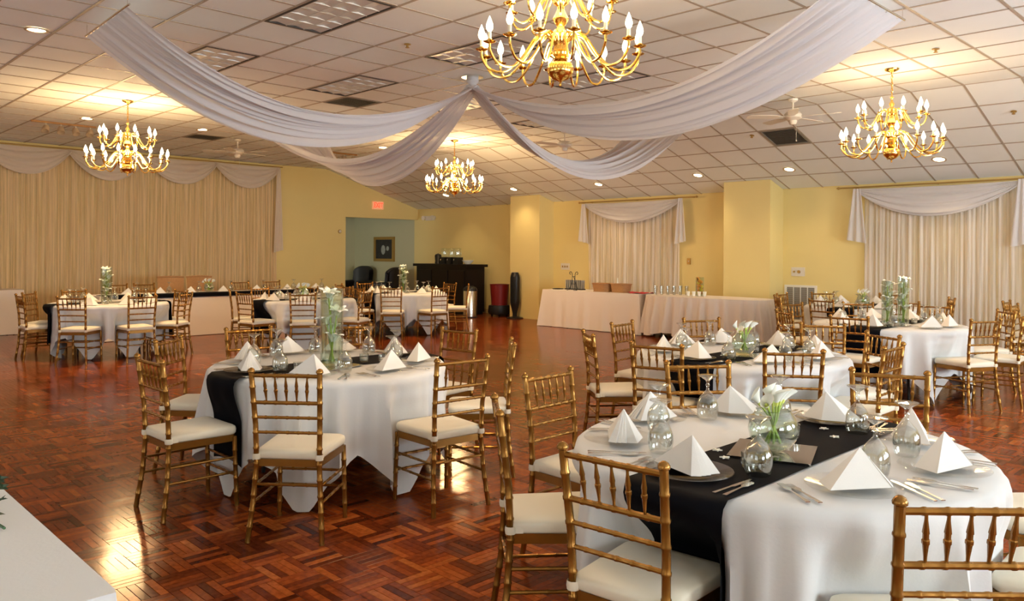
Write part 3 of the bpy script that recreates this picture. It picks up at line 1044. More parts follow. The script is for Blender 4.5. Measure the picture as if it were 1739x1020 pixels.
# small table things -------------------------------------------------
nap = MB()
nap.add([(-.135, -.035, 0), (.078, -.078, 0), (.112, .028, 0), (.020, .075, 0), (-.10, .055, 0), (.016, -.004, .118)],
        [(0, 1, 5), (1, 2, 5), (2, 3, 5), (3, 4, 5), (4, 0, 5), (4, 3, 2, 1, 0)])
nap_m = nap.mesh('napkin_body', 'napkin_cloth', False)
nf = MB()
for q in (0.0, .012, .024):
    nf.add([(.078 + q * .3, -.082 + q, .001), (.102 + q * .35, -.056 + q * 1.6, .001), (.018, -.006 + q * .2, .115), (.076 + q * .3, -.077 + q, .001), (.098 + q * .35, -.052 + q * 1.6, .001), (.016, -.003 + q * .2, .113)],
           [(0, 1, 2), (3, 5, 4), (0, 3, 4, 1), (1, 4, 5, 2), (0, 2, 5, 3)])
nf_m = nf.mesh('fold', 'napkin_cloth', False)
gob = [(.041, .0), (.046, .015), (.050, .045), (.047, .075), (.036, .102), (.019, .122), (.008, .134), (.0065, .148), (.010, .157), (.007, .166), (.009, .178), (.028, .191), (.043, .199), (.044, .203), (.001, .205)]
gob_m = MB().lathe(gob, 22).mesh('goblet', 'clear_glass')
gob_in = MB().lathe([(.0385, .0), (.0435, .015), (.0475, .045), (.0445, .075), (.033, .10), (.001, .116)], 22).mesh('bowl', 'clear_glass')
pl_m = MB().lathe([(.001, .004), (.085, .004), (.10, .008), (.150, .016), (.152, .014), (.10, .004), (.085, .0005), (.001, .0005)], 36).mesh('charger_plate', 'plate_glass')
pl_d = MB().lathe([(.001, .004), (.085, .004), (.10, .008), (.150, .016), (.152, .014), (.10, .004), (.085, .0005), (.001, .0005)], 36).mesh('charger_plate', 'smoke_glass')
def cutlery(kind):
    m = MB()
    if kind == 'knife':
        m.prism([(-.006, -.11), (.006, -.11), (.0045, -.01), (.0095, .0), (.009, .09), (.002, .115), (-.005, .11), (-.0055, .0), (-.0045, -.01)], .0, .0025)
    else:
        m.prism([(-.0075, -.10), (.0075, -.10), (.0035, .0), (.0035, .02), (.012, .035), (.0125, .055), (-.0125, .055), (-.012, .035), (-.0035, .02), (-.0035, .0)], .001, .0035)
        if kind == 'fork':
            for t in range(4):
                x = -.0112 + t * .0063
                m.prism([(x, .054), (x + .0036, .054), (x + .0028, .098), (x + .0008, .098)], .001, .003)
        else:
            m.prism([(.014 * math.cos(a) + 0, .068 + .024 * math.sin(a)) for a in [2 * math.pi * q / 12 for q in range(12)]], .001, .004)
    return m.mesh(kind, 'silver', False)
CUT = {k: cutlery(k) for k in ('knife', 'fork', 'spoon')}

def lily(kind='calla', seed=0):
    """trumpet flower pointing up, about 6 cm; calla has one rolled spathe, lily has six petals"""
    m = MB()
    if kind == 'calla':
        def fn(u, v):
            th = 2 * math.pi * u
            r = .004 + .030 * v ** 1.6 * (1 + .35 * math.cos(th))
            return (r * math.cos(th), r * math.sin(th), .075 * v * (1 + .25 * math.cos(th)))
        m.grid(fn, 14, 6, True)
    else:
        for k in range(6):
            a0 = 2 * math.pi * k / 6
            def fn(u, v, a0=a0):
                r = .006 + .055 * u ** 1.5
                w = .020 * math.sin(math.pi * min(.97, .12 + .85 * u)) * (v - .5) * 2
                z = .075 * u - .035 * u ** 3 - abs(v - .5) * .012
                return (r * math.cos(a0) - w * math.sin(a0), r * math.sin(a0) + w * math.cos(a0), z)
            m.grid(fn, 6, 2)
    return m
calla_m = lily('calla').mesh('flower', 'lily_white')
lily_m = lily('lily').mesh('flower', 'lily_white')
spad_m = MB().tube([(0, 0, .0), (0, 0, .018), (0, 0, .03)], [.007, .009, .004], 7).mesh('throat', 'lily_throat')
bowl_m = MB().lathe([(.03, .002), (.06, .012), (.088, .05), (.095, .085), (.086, .125), (.064, .155), (.066, .160), (.062, .156), (.082, .124), (.091, .085), (.084, .052), (.057, .016), (.001, .006)], 26).mesh('glass_bowl', 'vase_glass')
bowl_w = MB().lathe([(.001, .008), (.055, .017), (.082, .052), (.089, .085), (.085, .10), (.001, .10)], 22).mesh('water', 'water')
def bowl_thing(x, y, z, rz, label, group):
    r = empty('flower_bowl', (x, y, z), rz)
    tag(r, label, 'flower bowl', group)
    put('glass_bowl', bowl_m, r); put('water', bowl_w, r)
    rg = random.Random(int(x * 100))
    for k in range(7):
        a = 2 * math.pi * k / 7 + rg.uniform(-.2, .2)
        q = .25 + .75 * (k % 3) / 2
        tip = Vector((.085 * q * math.cos(a), .085 * q * math.sin(a), .185 + .02 * rg.random() - .02 * q))
        foot = Vector((-.03 * math.cos(a), -.03 * math.sin(a), .03))
        mid = Vector((.012 * math.cos(a), .012 * math.sin(a), .12))
        st = put('stem', MB().tube(spline([foot, mid, tip], 4), .0045, 6).mesh('stem', 'stem_green'), r)
        tilt = (tip - mid).normalized()
        rot = Vector((0, 0, 1)).rotation_difference(tilt).to_euler()
        f = put('flower', calla_m, st, tip - tilt * .012, rot=rot, scale=(.85, .85, .8))
        put('throat', spad_m, st, tip - tilt * .006, rot=rot)
    return r
def vase_thing(x, y, z, h, rad, label, group, seed=0):
    r = empty('cylinder_vase', (x, y, z))
    tag(r, label, 'vase', group)
    put('glass_cylinder', MB().lathe([(.001, .003), (rad, .003), (rad, h), (rad - .004, h), (rad - .004, .018), (.001, .018)], 28).mesh('glass_cylinder', 'vase_glass'), r)
    put('water', MB().lathe([(.001, .02), (rad - .006, .02), (rad - .006, h * .86), (.001, h * .86)], 24).mesh('water', 'water'), r)
    rg = random.Random(seed + 5)
    for k in range(6):
        a = 2 * math.pi * k / 2.7 + rg.uniform(-.4, .4)
        zt = h * (.34 + .115 * k)
        q = rad * .45
        tip = Vector((q * math.cos(a), q * math.sin(a), zt))
        st = put('stem', MB().tube(spline([(-q * math.cos(a) * .5, -q * math.sin(a) * .5, .022), (q * .3 * math.cos(a), q * .3 * math.sin(a), zt * .5), tip], 4), .005, 6).mesh('stem', 'stem_green'), r)
        put('flower', lily_m, st, tip - Vector((0, 0, .01)), rot=(rg.uniform(-.3, .3), rg.uniform(-.3, .3), a), scale=(1.15, 1.15, 1.3))
    return r
vot_g = MB().lathe([(.001, .001), (.026, .001), (.031, .012), (.033, .058), (.0305, .058), (.028, .014), (.001, .010)], 16).mesh('votive_cup', 'clear_glass')
vot_w = MB().lathe([(.001, .011), (.027, .012), (.028, .028), (.001, .029)], 14).mesh('wax', 'wax')
def votive(x, y, z, label, group):
    r = empty('votive_candle', (x, y, z))
    tag(r, label, 'candle', group)
    put('votive_cup', vot_g, r); put('wax', vot_w, r)
star_pts = [((.020 if k % 2 == 0 else .0085) * math.cos(R(36 * k)), (.020 if k % 2 == 0 else .0085) * math.sin(R(36 * k))) for k in range(10)]
star_m = MB().prism(star_pts, 0, .005).mesh('star', 'lily_white', False)
mir_m = MB().box(-.15, -.15, 0, .15, .15, .005).mesh('mirror_tile', 'mirror', False)

leg_m = {}
def round_table(key, d):
    cx, cy = d['c']
    nm = d['name']
    Rr = d['R']
    r = empty('round_table', (cx, cy, 0))
    tag(r, 'round banquet table carrying the white cloth: ' + nm, 'table', 'round banquet tables')
    put('table_top', MB().lathe([(.001, HT - .028), (Rr - .012, HT - .028), (Rr - .008, HT - .014), (Rr - .012, HT - .001), (.001, HT - .001)], 40).mesh('table_top', 'black_wood'), r)
    for k in range(4):
        a = R(45 + 90 * k)
        lm = MB().tube([(.42 * math.cos(a), .42 * math.sin(a), HT - .03), (.46 * math.cos(a), .46 * math.sin(a), 0)], .014, 8)
        put('leg', lm.mesh('leg', 'black_metal'), r)
    # chairs
    used = set()
    seats = []
    if 'chairs' in d:
        for bx, by, fa in d['chairs']:
            th = math.degrees(math.atan2(by - cy, bx - cx))
            ox, oy = bx + 0.225 * math.cos(R(fa)), by + 0.225 * math.sin(R(fa))
            seats.append((ox, oy, fa, th))
    else:
        for k, th in enumerate(d['angs']):
            fa = th + 180 + random.Random(k * 7 + len(nm)).uniform(-7, 7)
            rcx, rcy = d.get('rc', d['c'])
            bx, by = rcx + d['ring'] * math.cos(R(th)), rcy + d['ring'] * math.sin(R(th))
            seats.append((bx + 0.225 * math.cos(R(fa)), by + 0.225 * math.sin(R(fa)), fa, th))
    cm = MB().grid(dented(cloth_fn(Rr, d['phi'], len(nm)), seats, cx, cy, .012), 220, 34, True)
    cl = put('tablecloth', cm.mesh('tablecloth', 'white_cloth', True, 70), None, (cx, cy, 0))
    tag(cl, 'white cloth with pointed hem draped over ' + nm, 'tablecloth', 'white round tablecloths')
    ru = put('table_runner', runner_mesh(Rr, seats, cx + d.get('rx', .02), cy, .004).mesh('table_runner', 'black_satin', True, 60), None, (cx + d.get('rx', .02), cy, 0))
    tag(ru, 'black satin runner laid across ' + nm, 'table runner', 'black satin runners')
    ztop = HT + 0.0125
    for ox, oy, fa, th in seats:
        sd = side_of(th, used)
        chair(ox, oy, fa, 'gold bamboo-turned chair with ivory cushion, %s of %s' % (sd, nm), 'gold chairs at the round tables')
        t = R(th)
        def loc(rad, side, z=ztop):
            return (cx + rad * math.cos(t) - side * math.sin(t), cy + rad * math.sin(t) + side * math.cos(t), z)
        rg = random.Random(int(th * 13) + len(nm))
        zp = ztop
        if d['detail'] >= 1:
            onrun = abs(math.cos(t)) < .35
            p = put('charger_plate', pl_d if onrun else pl_m, None, loc(Rr - .18, 0), t)
            tag(p, 'clear glass charger plate at the %s of %s' % (sd, nm), 'plate', 'glass charger plates')
            zp = ztop + .0165
        n = empty('napkin', loc(Rr - .19, rg.uniform(-.012, .012), zp), t + R(90) + rg.uniform(-.35, .35))
        put('napkin_body', nap_m, n); put('fold', nf_m, n)
        tag(n, 'white napkin folded to a peak, %s of %s' % (sd, nm), 'napkin', 'peaked white napkins')
        g = empty('goblet', loc(Rr - .33 + rg.uniform(-.02, .02), .16 + rg.uniform(-.02, .02)), rg.uniform(0, 3))
        put('glass_shell', gob_m, g); put('inner_bowl', gob_in, g)
        tag(g, 'upside-down glass goblet at the %s of %s' % (sd, nm), 'glass', 'upturned goblets')
        if d['detail'] >= 2:
            ra = t + R(90)
            for kd, off, dr in (('knife', .185, 0), ('spoon', .215, .01)):
                o = put(kd, CUT[kd], None, loc(Rr - .15 + dr, off), ra + rg.uniform(-.1, .1))
                tag(o, 'silver %s at the %s of %s' % (kd, sd, nm), kd, 'silver cutlery')
            for kd, off, dr, w in (('fork', -.185, 0, 'inner'), ('fork', -.215, -.01, 'outer')):
                o = put(kd, CUT[kd], None, loc(Rr - .15 + dr, off), ra + R(0) + rg.uniform(-.1, .1))
                tag(o, '%s silver fork at the %s of %s' % (w, sd, nm), kd, 'silver cutlery')
    # centrepiece
    zt = ztop + .001
    ofx, ofy = d.get('off', (.04, -.05))
    if d['kind'] == 'bowl':
        mt = put('mirror_tile', mir_m, None, (cx + ofx, cy + ofy, zt), R(20))
        tag(mt, 'square mirror tile under the flower bowl on ' + nm, 'mirror', 'square mirror tiles')
        bowl_thing(cx + ofx, cy + ofy, zt + .006, 0.3, 'round glass bowl of white calla lilies on ' + nm, 'calla lily bowls')
        if d['detail'] >= 1:
            for dx, dy, w in ((.05, -.27, 'near end of'), (-.06, .28, 'far end of')):
                votive(cx + ofx + dx, cy + ofy + dy, zt, 'votive candle at the %s the runner on %s' % (w, nm), 'votive candles')
    else:
        vx, vy = cx + ofx, cy + ofy
        mt = put('mirror_tile', mir_m, None, (vx, vy, zt), R(12))
        tag(mt, 'square mirror tile under the tall vase on ' + nm, 'mirror', 'square mirror tiles')
        if d['kind'] == 'vase2':
            vase_thing(vx - .07, vy - .03, zt + .006, .47, .058, 'shorter slim glass vase of lilies, left of the pair on ' + nm, 'tall lily vases', 3)
            vase_thing(vx + .07, vy + .05, zt + .006, .52, .058, 'taller slim glass vase of lilies, right of the pair on ' + nm, 'tall lily vases', 9)
        else:
            vase_thing(vx, vy, zt + .006, .51, .076, 'tall glass cylinder vase with sunken lilies on ' + nm, 'tall lily vases', len(nm))
        if d['detail'] >= 1:
            for dx, dy, w in ((.06, -.28, 'near end of'), (-.02, .27, 'far end of'), (.08, .36, 'outer far end of')):
                votive(cx + ofx + dx, cy + ofy + dy, zt, 'votive candle at the %s the runner on %s' % (w, nm), 'votive candles')
for k, d in TABLES.items():
    round_table(k, d)
fc = TABLES['front']['c']
for dx, dy, lb in ((.02, .42, 'white star ornament beside the far plate on the frontmost runner'), (.12, .30, 'white star ornament lying right of the calla bowl'),
                   (.11, -.20, 'white star ornament between the calla bowl and the right cloth edge'), (-.10, -.26, 'white star ornament beside the near votive glass'), (-.02, -.34, 'white star ornament behind the near peaked napkin')):
    tag(put('star_ornament', star_m, None, (fc[0] + dx, fc[1] + dy, HT + .0135), dx * 9), lb, 'ornament', 'white star ornaments')

# two chairs at the right edge that face a table outside the picture
chair(-3.0 + .238, 12.5, 0, 'gold chair by the right curtain, farther of two turned from the camera', 'gold chairs at the right edge')
chair(-2.73 + .238, 11.72, 0, 'gold chair cut by the right picture edge beside another', 'gold chairs at the right edge')

# ------------------------------------------------------------------ head table along the left wall
def skirted(name, x0, y0, x1, y1, h, mat, label, cat, folds=26, amp=.012, seed=1, flare=.03):
    """rectangular table under a floor-length cloth with soft vertical folds"""
    r = empty(name, ((x0 + x1) / 2, (y0 + y1) / 2, 0))
    hx, hy = (x1 - x0) / 2, (y1 - y0) / 2
    tag(r, label, cat, 'skirted tables')
    put('table_top', MB().box(-hx + .01, -hy + .01, h - .03, hx - .01, hy - .01, h - .002).mesh('table_top', 'black_wood', False), r)
    for sx in (-1, 1):
        for sy in (-1, 1):
            put('leg', MB().tube([(sx * (hx - .12), sy * (hy - .12), h - .03), (sx * (hx - .12), sy * (hy - .12), 0)], .014, 8).mesh('leg', 'black_metal'), r)
    rg = random.Random(seed)
    ph = [rg.uniform(0, 6) for _ in range(4)]
    per = 2 * (x1 - x0) + 2 * (y1 - y0)
    rc = 0.035
    def rim(s):
        s = s % per
        W_, D_ = x1 - x0, y1 - y0
        for (L, ax, ay, dx, dy, nx, ny) in ((W_, -hx, -hy, 1, 0, 0, -1), (D_, hx, -hy, 0, 1, 1, 0), (W_, hx, hy, -1, 0, 0, 1), (D_, -hx, hy, 0, -1, -1, 0)):
            if s <= L:
                return ax + dx * s, ay + dy * s, nx, ny, min(s, L - s)
            s -= L
        return -hx, -hy, 0, -1, 0
    m = MB()
    def fn(u, v):
        px, py, nx, ny, e = rim(u * per)
        if v < .25:
            k = v / .25
            return (px * k, py * k, h + .004)
        t = (v - .25) / .75
        s = u * per
        f = amp * (math.sin(s * folds + ph[0]) + .7 * math.sin(s * folds * 1.7 + ph[1])) * t
        corner = math.exp(-(e / .12) ** 2)
        o_ = .010 + flare * t + f + .05 * corner * t
        cxn, cyn = px / (hx + 1e-6), py / (hy + 1e-6)
        return (px + nx * o_ + corner * .6 * o_ * (0 if nx else cxn), py + ny * o_ + corner * .6 * o_ * (0 if ny else cyn), max(.008, h + .004 - (h - .004) * t))
    m.grid(fn, int(per * 60), 16, True)
    put('table_skirt', m.mesh('table_skirt', mat, True, 60), r)
    return r
skirted('head_table', -14.95, 4.35, -14.18, 9.05, .755, 'skirt_cloth', 'long white-skirted head table before the left curtain', 'table', 9, .006, 4, .012)
skirted('side_table', -17.2, -.2, -16.45, 3.75, .80, 'skirt_cloth', 'white-skirted table against the curtain at the left picture edge', 'table', 9, .006, 6, .012)
tag(put('table_runner', MB().box(-14.50, 4.38, .7615, -14.150, 9.02, .7655).box(-14.155, 4.38, .70, -14.150, 9.02, .7615).mesh('table_runner', 'black_satin', False)), 'narrow black runner along the head table front edge', 'table runner')
for y, lb in ((5.03, 'leftmost gold chair behind the head table'), (5.52, 'gold chair behind the head table, left of the wicker chairs'),
              (7.42, 'gold chair behind the head table, right of the wicker chairs'), (8.12, 'rightmost gold chair behind the head table')):
    chair(-15.29, y, 0, lb, 'gold chairs behind the head table')
# two high-backed wicker seats of honour
wb = MB()
def wfn(u, v):
    x = (u - .5)
    return (-.02 - .05 * math.cos(x * 2.6) - .06 * v, x * (.46 + .05 * v), .46 + v * (.57 - .05 * abs(x) ** 2))
wb.grid(wfn, 14, 10)
wbm = wb.mesh('back', 'wicker')
wrail = MB().tube([(-.07 - .05 * math.cos((u - .5) * 2.6), (u - .5) * .51, 1.03 - .05 * abs(u - .5) ** 2) for u in [k / 12 for k in range(13)]], .014, 7).mesh('back_rim', 'wicker')
wst = MB().box(-.05, -.24, .36, .40, .24, .46).mesh('seat', 'wicker', False)
for y, lb in ((6.02, 'left of the two woven wicker chairs behind the head table'), (6.58, 'right of the two woven wicker chairs behind the head table')):
    r = empty('wicker_chair', (-15.44, y, 0))
    tag(r, lb, 'chair', 'wicker chairs at the head table')
    put('back', wbm, r); put('back_rim', wrail, r); put('seat', wst, r)
    for sx in (-.03, .37):
        for sy in (-.21, .21):
            put('leg', MB().tube([(sx, sy, .36), (sx, sy * 1.05, 0)], .018, 7).mesh('leg', 'wicker'), r)
HN = ['first', 'second', 'third', 'fourth', 'fifth', 'sixth', 'seventh']
for k, y in enumerate((4.9, 5.45, 6.0, 6.62, 7.3, 7.95, 8.6)):
    n = empty('napkin', (-14.56, y, .7595), R(90) + .2 * (k % 2))
    put('napkin_body', nap_m, n); put('fold', nf_m, n)
    tag(n, '%s peaked white napkin from the left on the head table' % HN[k], 'napkin', 'peaked white napkins')
    g = empty('goblet', (-14.64, y + .2, .7595))
    put('glass_shell', gob_m, g); put('inner_bowl', gob_in, g)
    tag(g, '%s upside-down goblet from the left on the head table' % HN[k], 'glass', 'upturned goblets')
bowl_thing(-14.62, 6.38, .7595, .2, 'low bowl of pale flowers on the head table before the wicker chairs', 'calla lily bowls')

# ------------------------------------------------------------------ buffet along the right wall
skirted('buffet_table', -11.42, 12.16, -8.95, 12.92, .76, 'skirt_cloth', 'long rectangular buffet table with pinkish white cloth beside the first pillar', 'table', 15, .015, 11, .05)
# curved table: rounded end and straight run
def oblong(x0, x1, y0, y1, h, mat, label):
    r = empty('dessert_table', ((x0 + x1) / 2, (y0 + y1) / 2, 0))
    tag(r, label, 'table', 'skirted tables')
    hx, hy = (x1 - x0) / 2, (y1 - y0) / 2
    def rim(u):
        th = 2 * math.pi * u
        c, s = math.cos(th), math.sin(th)
        n = 3.2
        q = (abs(c) ** n + abs(s) ** n) ** (-1 / n)
        return hx * q * c, hy * q * s, c, s
    top = [rim(k / 48)[:2] for k in range(48)]
    put('table_top', MB().prism([(x * .99, y * .99) for x, y in top], h - .03, h - .002).mesh('table_top', 'black_wood', False), r)
    for sx in (-1, 1):
        for sy in (-1, 1):
            put('leg', MB().tube([(sx * (hx - .4), sy * (hy - .2), h - .03), (sx * (hx - .4), sy * (hy - .2), 0)], .014, 8).mesh('leg', 'black_metal'), r)
    m = MB()
    def fn(u, v):
        px, py, nx, ny = rim(u)
        if v < .25:
            k = v / .25
            return (px * k, py * k, h + .004)
        t = (v - .25) / .75
        th = 2 * math.pi * u
        f = .046 * math.sin(34 * th + 1) + .024 * math.sin(57 * th + 2)
        hem = .05 + .045 * math.sin(9 * th + .6) + .03 * math.sin(5 * th)
        o_ = .012 + .05 * t + f * min(1, t * 1.5)
        return (px + nx * o_, py + ny * o_, h + .004 - (h - max(.012, hem)) * t)
    m.grid(fn, 360, 16, True)
    put('table_skirt', m.mesh('table_skirt', mat, True, 60), r)
oblong(-8.80, -6.40, 11.92, 12.82, .76, 'skirt_cloth', 'round-ended table with deeply pleated white cloth before the second pillar')
ZB = .7655
def lathe_thing(name, prof, mat, loc, label, cat, group=None, seg=18):
    o = put(name, MB().lathe(prof, seg).mesh(name, mat), None, loc)
    tag(o, label, cat, group)
    return o
# rack of upright grey plates and scroll easel
r = empty('plate_rack', (-10.88, 12.56, ZB)); tag(r, 'rack of upright grey plates at the left end of the buffet', 'plate rack')
put('rack_base', MB().box(-.24, -.06, 0, .24, .06, .02).mesh('rack_base', 'black_metal', False), r)
for k in range(9):
    put('upright_plate', MB().box(-.012, -.05, .02, .012, .05, .20).mesh('upright_plate', 'grille_grey', False), r, (-.21 + .0525 * k, 0, 0))
ea = MB()
for s in (-1, 1):
    ea.tube(spline([(s * .10, -.02, .005), (s * .05, 0, .14), (s * .035, .01, .30), (s * .06, .01, .37), (s * .10, .01, .375), (s * .11, .01, .34), (s * .08, .01, .325)], 5), .007, 6)
    ea.tube([(s * .12, -.02, .005), (s * .09, -.10, .005)], .006, 6)
ea.tube([(-.06, 0, .13), (.06, 0, .13)], .006, 6).tube([(0, .01, .28), (0, .14, .005)], .006, 6).tube([(-.04, .01, .28), (.04, .01, .28)], .006, 6)
tag(put('scroll_easel', ea.mesh('scroll_easel', 'black_metal'), None, (-10.70, 12.30, ZB)), 'black wrought-iron scroll easel on the buffet', 'easel')
tag(put('serving_tray', MB().lathe([(.001, .003), (.11, .003), (.125, .015), (.127, .013), (.11, 0), (.001, 0)], 24).mesh('serving_tray', 'black_metal'), None, (-11.26, 12.45, ZB)), 'flat dark tray at the left corner of the buffet', 'tray')
lathe_thing('candle_jar', [(.001, 0), (.04, 0), (.045, .05), (.045, .10), (.02, .12), (.018, .16), (.022, .165), (.001, .166)], 'wax', (-10.22, 12.55, ZB), 'cream jar left of the wicker baskets', 'jar')
lathe_thing('white_bottle', [(.001, 0), (.05, 0), (.05, .10), (.018, .17), (.014, .26), (.018, .27), (.001, .272)], 'lily_white', (-9.84, 12.66, ZB), 'slim white bottle behind the wicker baskets', 'bottle')
def basket(x, y, lb):
    r = empty('wicker_basket', (x, y, ZB)); tag(r, lb, 'basket', 'wicker baskets on the buffet')
    m = MB()
    def prof(t): return (.17 + .03 * t, .12 + .02 * t, .16 * t)
    def fn(u, v):
        th = 2 * math.pi * u
        a, b, z = prof(v)
        c, s = math.cos(th), math.sin(th)
        q = (abs(c) ** 4 + abs(s) ** 4) ** -.25
        return (a * q * c, b * q * s, z + .002)
    m.grid(fn, 40, 6, True)
    put('basket_wall', m.mesh('basket_wall', 'wicker'), r)
    put('basket_floor', MB().box(-.16, -.11, 0, .16, .11, .006).mesh('basket_floor', 'wicker', False), r)
    put('rim', MB().tube([fn(k / 40, 1) for k in range(41)], .010, 6, False).mesh('rim', 'wicker'), r)
basket(-9.98, 12.36, 'left wicker basket on the buffet table')
basket(-9.55, 12.40, 'right wicker basket on the buffet table')
tag(put('red_cloth', MB().grid(lambda u, v: (-.26 + .52 * u, -.16 + .32 * v, .010 + .012 * math.sin(u * 14) * math.sin(v * 7 + 1) ** 2 + .012 * (1 - abs(2 * v - 1))), 24, 10).mesh('red_cloth', 'red_cloth'), None, (-9.06, 12.38, ZB)), 'folded red cloth on the right end of the buffet', 'cloth')
HG = ['first', 'second', 'third', 'fourth', 'fifth', 'sixth']
for k in range(6):
    lathe_thing('tall_glass', [(.001, .002), (.026, .002), (.030, .06), (.036, .17), (.034, .17), (.028, .06), (.024, .008), (.001, .008)], 'clear_glass', (-8.56 + .085 * k, 12.15 + .075 * k, ZB), '%s tall clear glass from the left in the row on the pleated table' % HG[k], 'glass', 'row of tall glasses')
r = empty('fruit_vase', (-7.84, 12.50, ZB)); tag(r, 'glass cylinder vase filled with orange and yellow fruit', 'vase')
put('glass_cylinder', MB().lathe([(.001, .002), (.075, .002), (.075, .34), (.071, .34), (.071, .012), (.001, .012)], 24).mesh('glass_cylinder', 'vase_glass'), r)
rg = random.Random(5)
for k in range(14):
    a = rg.uniform(0, 6.28)
    put('fruit', MB().lathe([(.001, -.032), (.018, -.027), (.031, -.008), (.031, .010), (.018, .027), (.001, .032)], 10).mesh('fruit', 'orange_fruit' if k % 3 else 'lemon_fruit'), r, (.036 * math.cos(a + k * 2.1), .036 * math.sin(a + k * 2.1), .046 + .0205 * k))
for k in range(3):
    put('leaf', MB().grid(lambda u, v: (.05 * (v - .5) * math.sin(math.pi * min(.98, u + .02)), .01 * math.sin(u * 3), .10 * u), 5, 2).mesh('leaf', 'leaf_green'), r, (.05 * math.cos(k * 2.2), .05 * math.sin(k * 2.2), .06 + .09 * k), rot=(.2, .1, k * 2.2 + 1.5))
for k, (dx, dy) in enumerate(((-.13, -.18), (-.04, -.14), (.05, -.10), (.13, -.05))):
    lathe_thing('white_cup', [(.001, .002), (.025, .002), (.036, .085), (.034, .085), (.023, .006), (.001, .006)], 'lily_white', (-7.84 + dx, 12.50 + dy, ZB), '%s white cup from the left before the fruit vase' % HG[k], 'cup', 'white cups by the fruit vase')

# ------------------------------------------------------------------ wall fittings
def plate(name, x, z, w, h, label, mat='white_plastic'):
    r = empty(name, (x, YW - .001, z)); tag(r, label, 'wall plate', 'wall plates and switches')
    put('cover', MB().box(-w / 2, -.012, -h / 2, w / 2, 0, h / 2).mesh('cover', mat, False), r)
    return r
r = plate('switch_panel', -12.10, 1.22, .26, .15, 'switch panel on the wall above the buffet left end')
for k in range(3): put('switch', MB().box(-.012, -.022, -.022, .012, -.012, .022).mesh('switch', 'gilt', False), r, (-.07 + .07 * k, 0, 0))
r = plate('thermostat_panel', -6.52, 1.22, .25, .16, 'clear-covered thermostat on the wall right of the second pillar')
put('dial', MB().tube([(0, -.012, 0), (0, -.03, 0)], .028, 14).mesh('dial', 'gilt'), r, (.02, 0, 0))
put('dial', MB().tube([(0, -.012, 0), (0, -.03, 0)], .018, 12).mesh('dial', 'gilt'), r, (-.07, 0, 0))
r = plate('light_switch', -8.80, 1.38, .08, .12, 'light switch between the left window and the second pillar', 'gilt')
put('toggle', MB().box(-.006, -.024, -.012, .006, -.012, .012).mesh('toggle', 'white_plastic', False), r)
# return air grille
r = empty('air_grille', (-6.47, YW - .001, .50)); tag(r, 'grey upright return-air grille low on the right wall', 'vent')
put('frame', MB().box(-.30, -.02, .44, .30, 0, .48).box(-.30, -.02, -.46, .30, 0, -.42).box(-.30, -.02, -.42, -.26, 0, .44).box(.26, -.02, -.42, .30, 0, .44).mesh('frame', 'window_paint', False), r)
put('backing', MB().box(-.26, -.006, -.42, .26, 0, .44).mesh('backing', 'vent_grey', False), r)
for k in range(3): put('mullion', MB().box(-.006, -.02, -.42, .006, -.004, .44).mesh('mullion', 'window_paint', False), r, (-.13 + .13 * k, 0, 0))
for k in range(24):
    put('slat', MB().box(-.26, -.016, -.002, .26, -.004, .010).mesh('slat', 'grille_grey', False), r, (0, 0, -.41 + .0355 * k))
# exit sign on the left wall
r = empty('exit_sign', (XL + .001, 12.26, 2.77)); tag(r, 'lit red EXIT sign on the yellow wall above the alcove', 'exit sign')
put('housing', MB().box(0, -.17, -.105, .045, .17, .105).mesh('housing', 'exit_box', False), r)
tx = bpy.data.curves.new('exit_text', 'FONT')
tx.body = 'EXIT'; tx.size = .17; tx.align_x = 'CENTER'; tx.align_y = 'CENTER'; tx.extrude = .003; tx.offset = .004
to = bpy.data.objects.new('exit_text_tmp', tx)
col.objects.link(to)
dg = bpy.context.evaluated_depsgraph_get()
tm = bpy.data.meshes.new_from_object(to.evaluated_get(dg))
bpy.data.objects.remove(to)
tm.materials.clear(); tm.materials.append(MATS['exit_red'])
put('lettering', tm, r, (.048, 0, 0), rot=(R(90), 0, R(90)), scale=(.85, 1.1, 1))
# thermostat on the left wall
r = empty('wall_thermostat', (XL + .001, 11.10, 2.05)); tag(r, 'small round brass thermostat left of the alcove opening', 'thermostat')
put('base', MB().tube([(0, 0, 0), (.02, 0, 0)], .05, 16).mesh('base', 'gilt'), r)
put('dial', MB().tube([(.02, 0, 0), (.035, 0, 0)], .035, 16).mesh('dial', 'white_plastic'), r)
# emergency light
r = empty('emergency_light', (-17.02, YW - .001, 2.45)); tag(r, 'twin-headed emergency light high in the corner by the alcove', 'emergency light')
put('housing', MB().box(-.17, -.07, -.05, .17, 0, .07).mesh('housing', 'white_plastic', False), r)
for s in (-1, 1):
    put('lamp_head', MB().tube([(s * .2, -.03, .03), (s * .2, -.10, .02), (s * .2, -.13, .015)], [.035, .06, .065], 14).mesh('lamp_head', 'white_plastic'), r)
# picture in the alcove
r = empty('framed_picture', (-19.18, YW - .001, 1.61)); tag(r, 'dark framed painting on the alcove wall', 'picture')
put('canvas', MB().box(-.42, -.025, -.29, .42, 0, .29).mesh('canvas', 'canvas_dark', False), r)
put('frame', MB().box(-.50, -.05, .28, .50, 0, .36).box(-.50, -.05, -.36, .50, 0, -.28).box(-.50, -.05, -.28, -.41, 0, .28).box(.41, -.05, -.28, .50, 0, .28).mesh('frame', 'gilt', False), r)
put('painted_shape', MB().tube([(0, 0, 0), (0, -.004, 0)], [.12, .11], 9).mesh('painted_shape', 'canvas_pale'), r, (-.05, -.025, -.02), scale=(.9, 1, 1.2))
put('painted_shape', MB().tube([(0, 0, 0), (0, -.004, 0)], [.07, .06], 9).mesh('painted_shape', 'canvas_pale'), r, (.17, -.025, .02))

